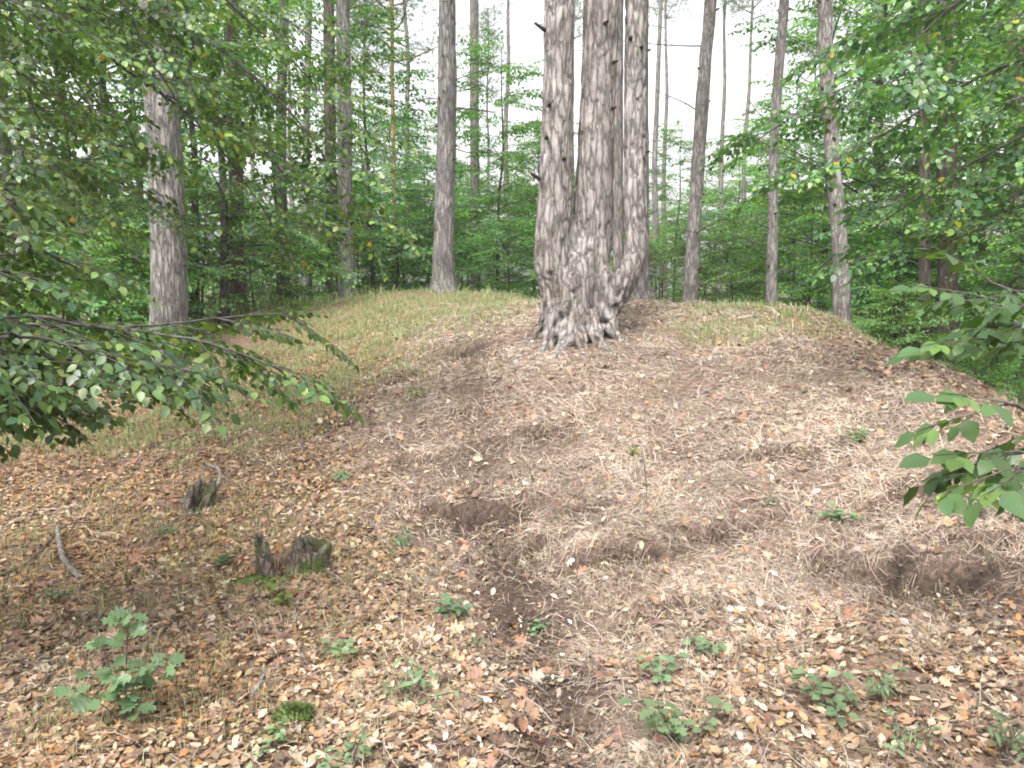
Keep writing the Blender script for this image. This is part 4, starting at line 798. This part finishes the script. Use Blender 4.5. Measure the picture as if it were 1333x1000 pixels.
# oak sapling
def leafy(name, px, py, label, cat, stems, leaf, lsz, seed, col, group=None, lay=.5, mt=M_NEAR):
    """stems: [(height, lean x, lean y, [heights of leaf whorls], leaves per whorl)]"""
    q = np.random.default_rng(seed); p = ground_pt(px, py); root = empty(name, tuple(p), label, cat, group); sp = []; LT = []
    for hh, lx, ly, wh, nl in stems:
        P = catmull(np.array([[0, 0, -.02], [lx * .3 + q.normal(0, .008), ly * .3, hh * .4], [lx * .6, ly * .7, hh * .7], [lx, ly, hh]]), 14); sp += tparts(tube(P, np.linspace(.0035, .0015, 14), 5), 0)
        for z_ in wh:
            i_ = z_ * 13; c = P[min(int(i_), 13)]; a0 = q.uniform(0, 6.28)
            for k_ in range(nl):
                a = a0 + k_ * 2 * np.pi / nl + q.normal(0, .3); off = q.uniform(0, .02); X = np.array([math.cos(a), math.sin(a), q.uniform(-.25, .35)]); LT.append((c + X * off + [0, 0, q.normal(0, .012)], X, np.array([q.normal(0, lay * .4), q.normal(0, lay * .4) - .15, 1]), lsz * q.uniform(.7, 1.15)))
    build('stem', sp, [M_TWIG], root)
    a, b, c = stamp(leaf[0], leaf[1], frames(np.array([l[1] for l in LT]), np.array([l[2] for l in LT])), np.array([l[0] for l in LT]), np.array([l[3] for l in LT]), np.array(col) * q.uniform(.75, 1.25, (len(LT), 1)))
    build('leaves', [(a, b, 0, c)], [mt], root); return root
OAK = leaf_oak(); BL = leaf_hi(.33, .15, .25)
leafy('oak_sapling', 163, 945, 'young oak sapling with lobed light green leaves at the lower left', 'sapling', [(.46, .03, .02, [.3, .45, .80, .9, .99], 4), (.34, -.10, .03, [.6, .95], 4), (.27, .10, -.02, [.6, .95], 5), (.20, .0, -.05, [.8, 1], 5), (.16, -.17, -.03, [.7, 1.], 4), (.26, .16, .05, [.7, .95], 4), (.12, .08, -.05, [.8, 1.], 4)], OAK, .066, 2, (.115, .195, .10), lay=1.2)
BLUEG = (.125, .19, .10); 
seeds = [(593,800,'beside the dark path in the middle, small blue green',4,.10),(535,905,'on the leaves left of the path near the bottom, broad',5,.13),(455,1000,'at the bottom edge left of centre, bright',5,.12),(885,975,'at the bottom edge right of the path',5,.13),(1080,920,'lower right, larger one of a loose pair, greyish',6,.14),
 (1150,900,'lower right, just right of the greyish one',5,.12),(1170,960,'near the bottom right corner',5,.11),(1093,682,'on the slope below the right bank, star shaped dark',4,.08),(1118,578,'pale, on the right shoulder of the mound',5,.12),(530,708,'on the left of the low bank in the middle, upright',4,.14),
 (618,830,'tiny, just below the one beside the path',2,.06),(855,895,'tiny, right of the path near the bottom',3,.09),(1005,660,'tiny, on the needle slope',2,.05),(222,700,'between the two stumps on the left, blue green',5,.09),(330,610,'under the tip of the beech branch',5,.12),
 (285,745,'left of the mossy splinter',4,.08),(365,790,'below the hollow stump, grassy green',5,.12),(445,632,'on the left foot of the mound, pale',5,.08),(818,600,'beside the bent twig, yellowish',3,.10),(80,790,'far left among brown leaves',3,.07),
 (915,850,'lower right of the small bank',4,.08),(1305,985,'bottom right corner, dark green',4,.14),(1275,665,'below the near hazel leaves',4,.1),(440,850,'on orange leaves at lower left centre',4,.08),(355,985,'near the bottom under the moss clump',4,.06),(550,515,'grassy, at the top left edge of the mound',5,.12),(545,485,'topmost, on the grassy bank left of the mound',5,.12),(700,800,'tiny, on the dark path',2,.05)]
for n_, (px, py, lb, k_, hh) in enumerate(seeds):
    q = np.random.default_rng(900 + n_); col = np.array(BLUEG) * q.uniform(.85, 1.25) * (1.3 if 'pale' in lb or 'bright' in lb else 1) * (np.array([1.4, 1.1, .5]) if 'yellow' in lb or 'grassy' in lb else 1)
    leafy('seedling', px, py, 'low green seedling ' + lb, 'seedling', [(hh * q.uniform(.6, 1.1), q.normal(0, hh * .6), q.normal(0, hh * .6), [.55, .8, 1.], 3) for _ in range(k_)], [BL, leaf_hi(.15, .1, .5), leaf_hi(.24, .12, .3), OAK][n_ % 4], (.042, .06, .034, .05)[n_ % 4] * (1 if hh > .07 else .6) * q.uniform(.7, 1.2), 900 + n_, col, 'small green plants on the forest floor')
p = ground_pt(383, 930); mr = empty('moss_clump', tuple(p), 'bright green tuft of moss near the bottom left, below the pale rotten stick', 'moss'); moss_pad(mr, np.array([0, 0, 0]), (.05, .045, .085), 8, 1500); moss_pad(mr, np.array([.045, .03, 0]), (.035, .03, .05), 12, 500); moss_pad(mr, np.array([-.05, .01, 0]), (.03, .03, .035), 13, 400)
p = ground_pt(356, 966); mr = empty('moss_clump', tuple(p), 'small flat green moss patch below the tall moss tuft', 'moss'); moss_pad(mr, np.array([0, 0, 0]), (.04, .03, .03), 9, 500)

# ------------------------------------------------------------------ thin haze in the wood
def f_haze(N, Lk, out, t):
    v = N('VolumePrincipled', Density=.0012); v.inputs['Color'].default_value = (.93, .95, .97, 1); v.inputs['Anisotropy'].default_value = .3
    Lk(v.outputs[0], t.nodes['Material Output'].inputs['Volume'])
M_HAZE = mat('haze', f_haze)
hb = bmesh.new(); bmesh.ops.create_cube(hb, size=1); hm_ = bpy.data.meshes.new('haze'); hb.to_mesh(hm_); hb.free(); hm_.materials.append(M_HAZE)
hzo = bpy.data.objects.new('haze', hm_); C.objects.link(hzo); hzo.scale = (900, 900, 32); hzo.location = (0, 0, 14); tag(hzo, kind='stuff')
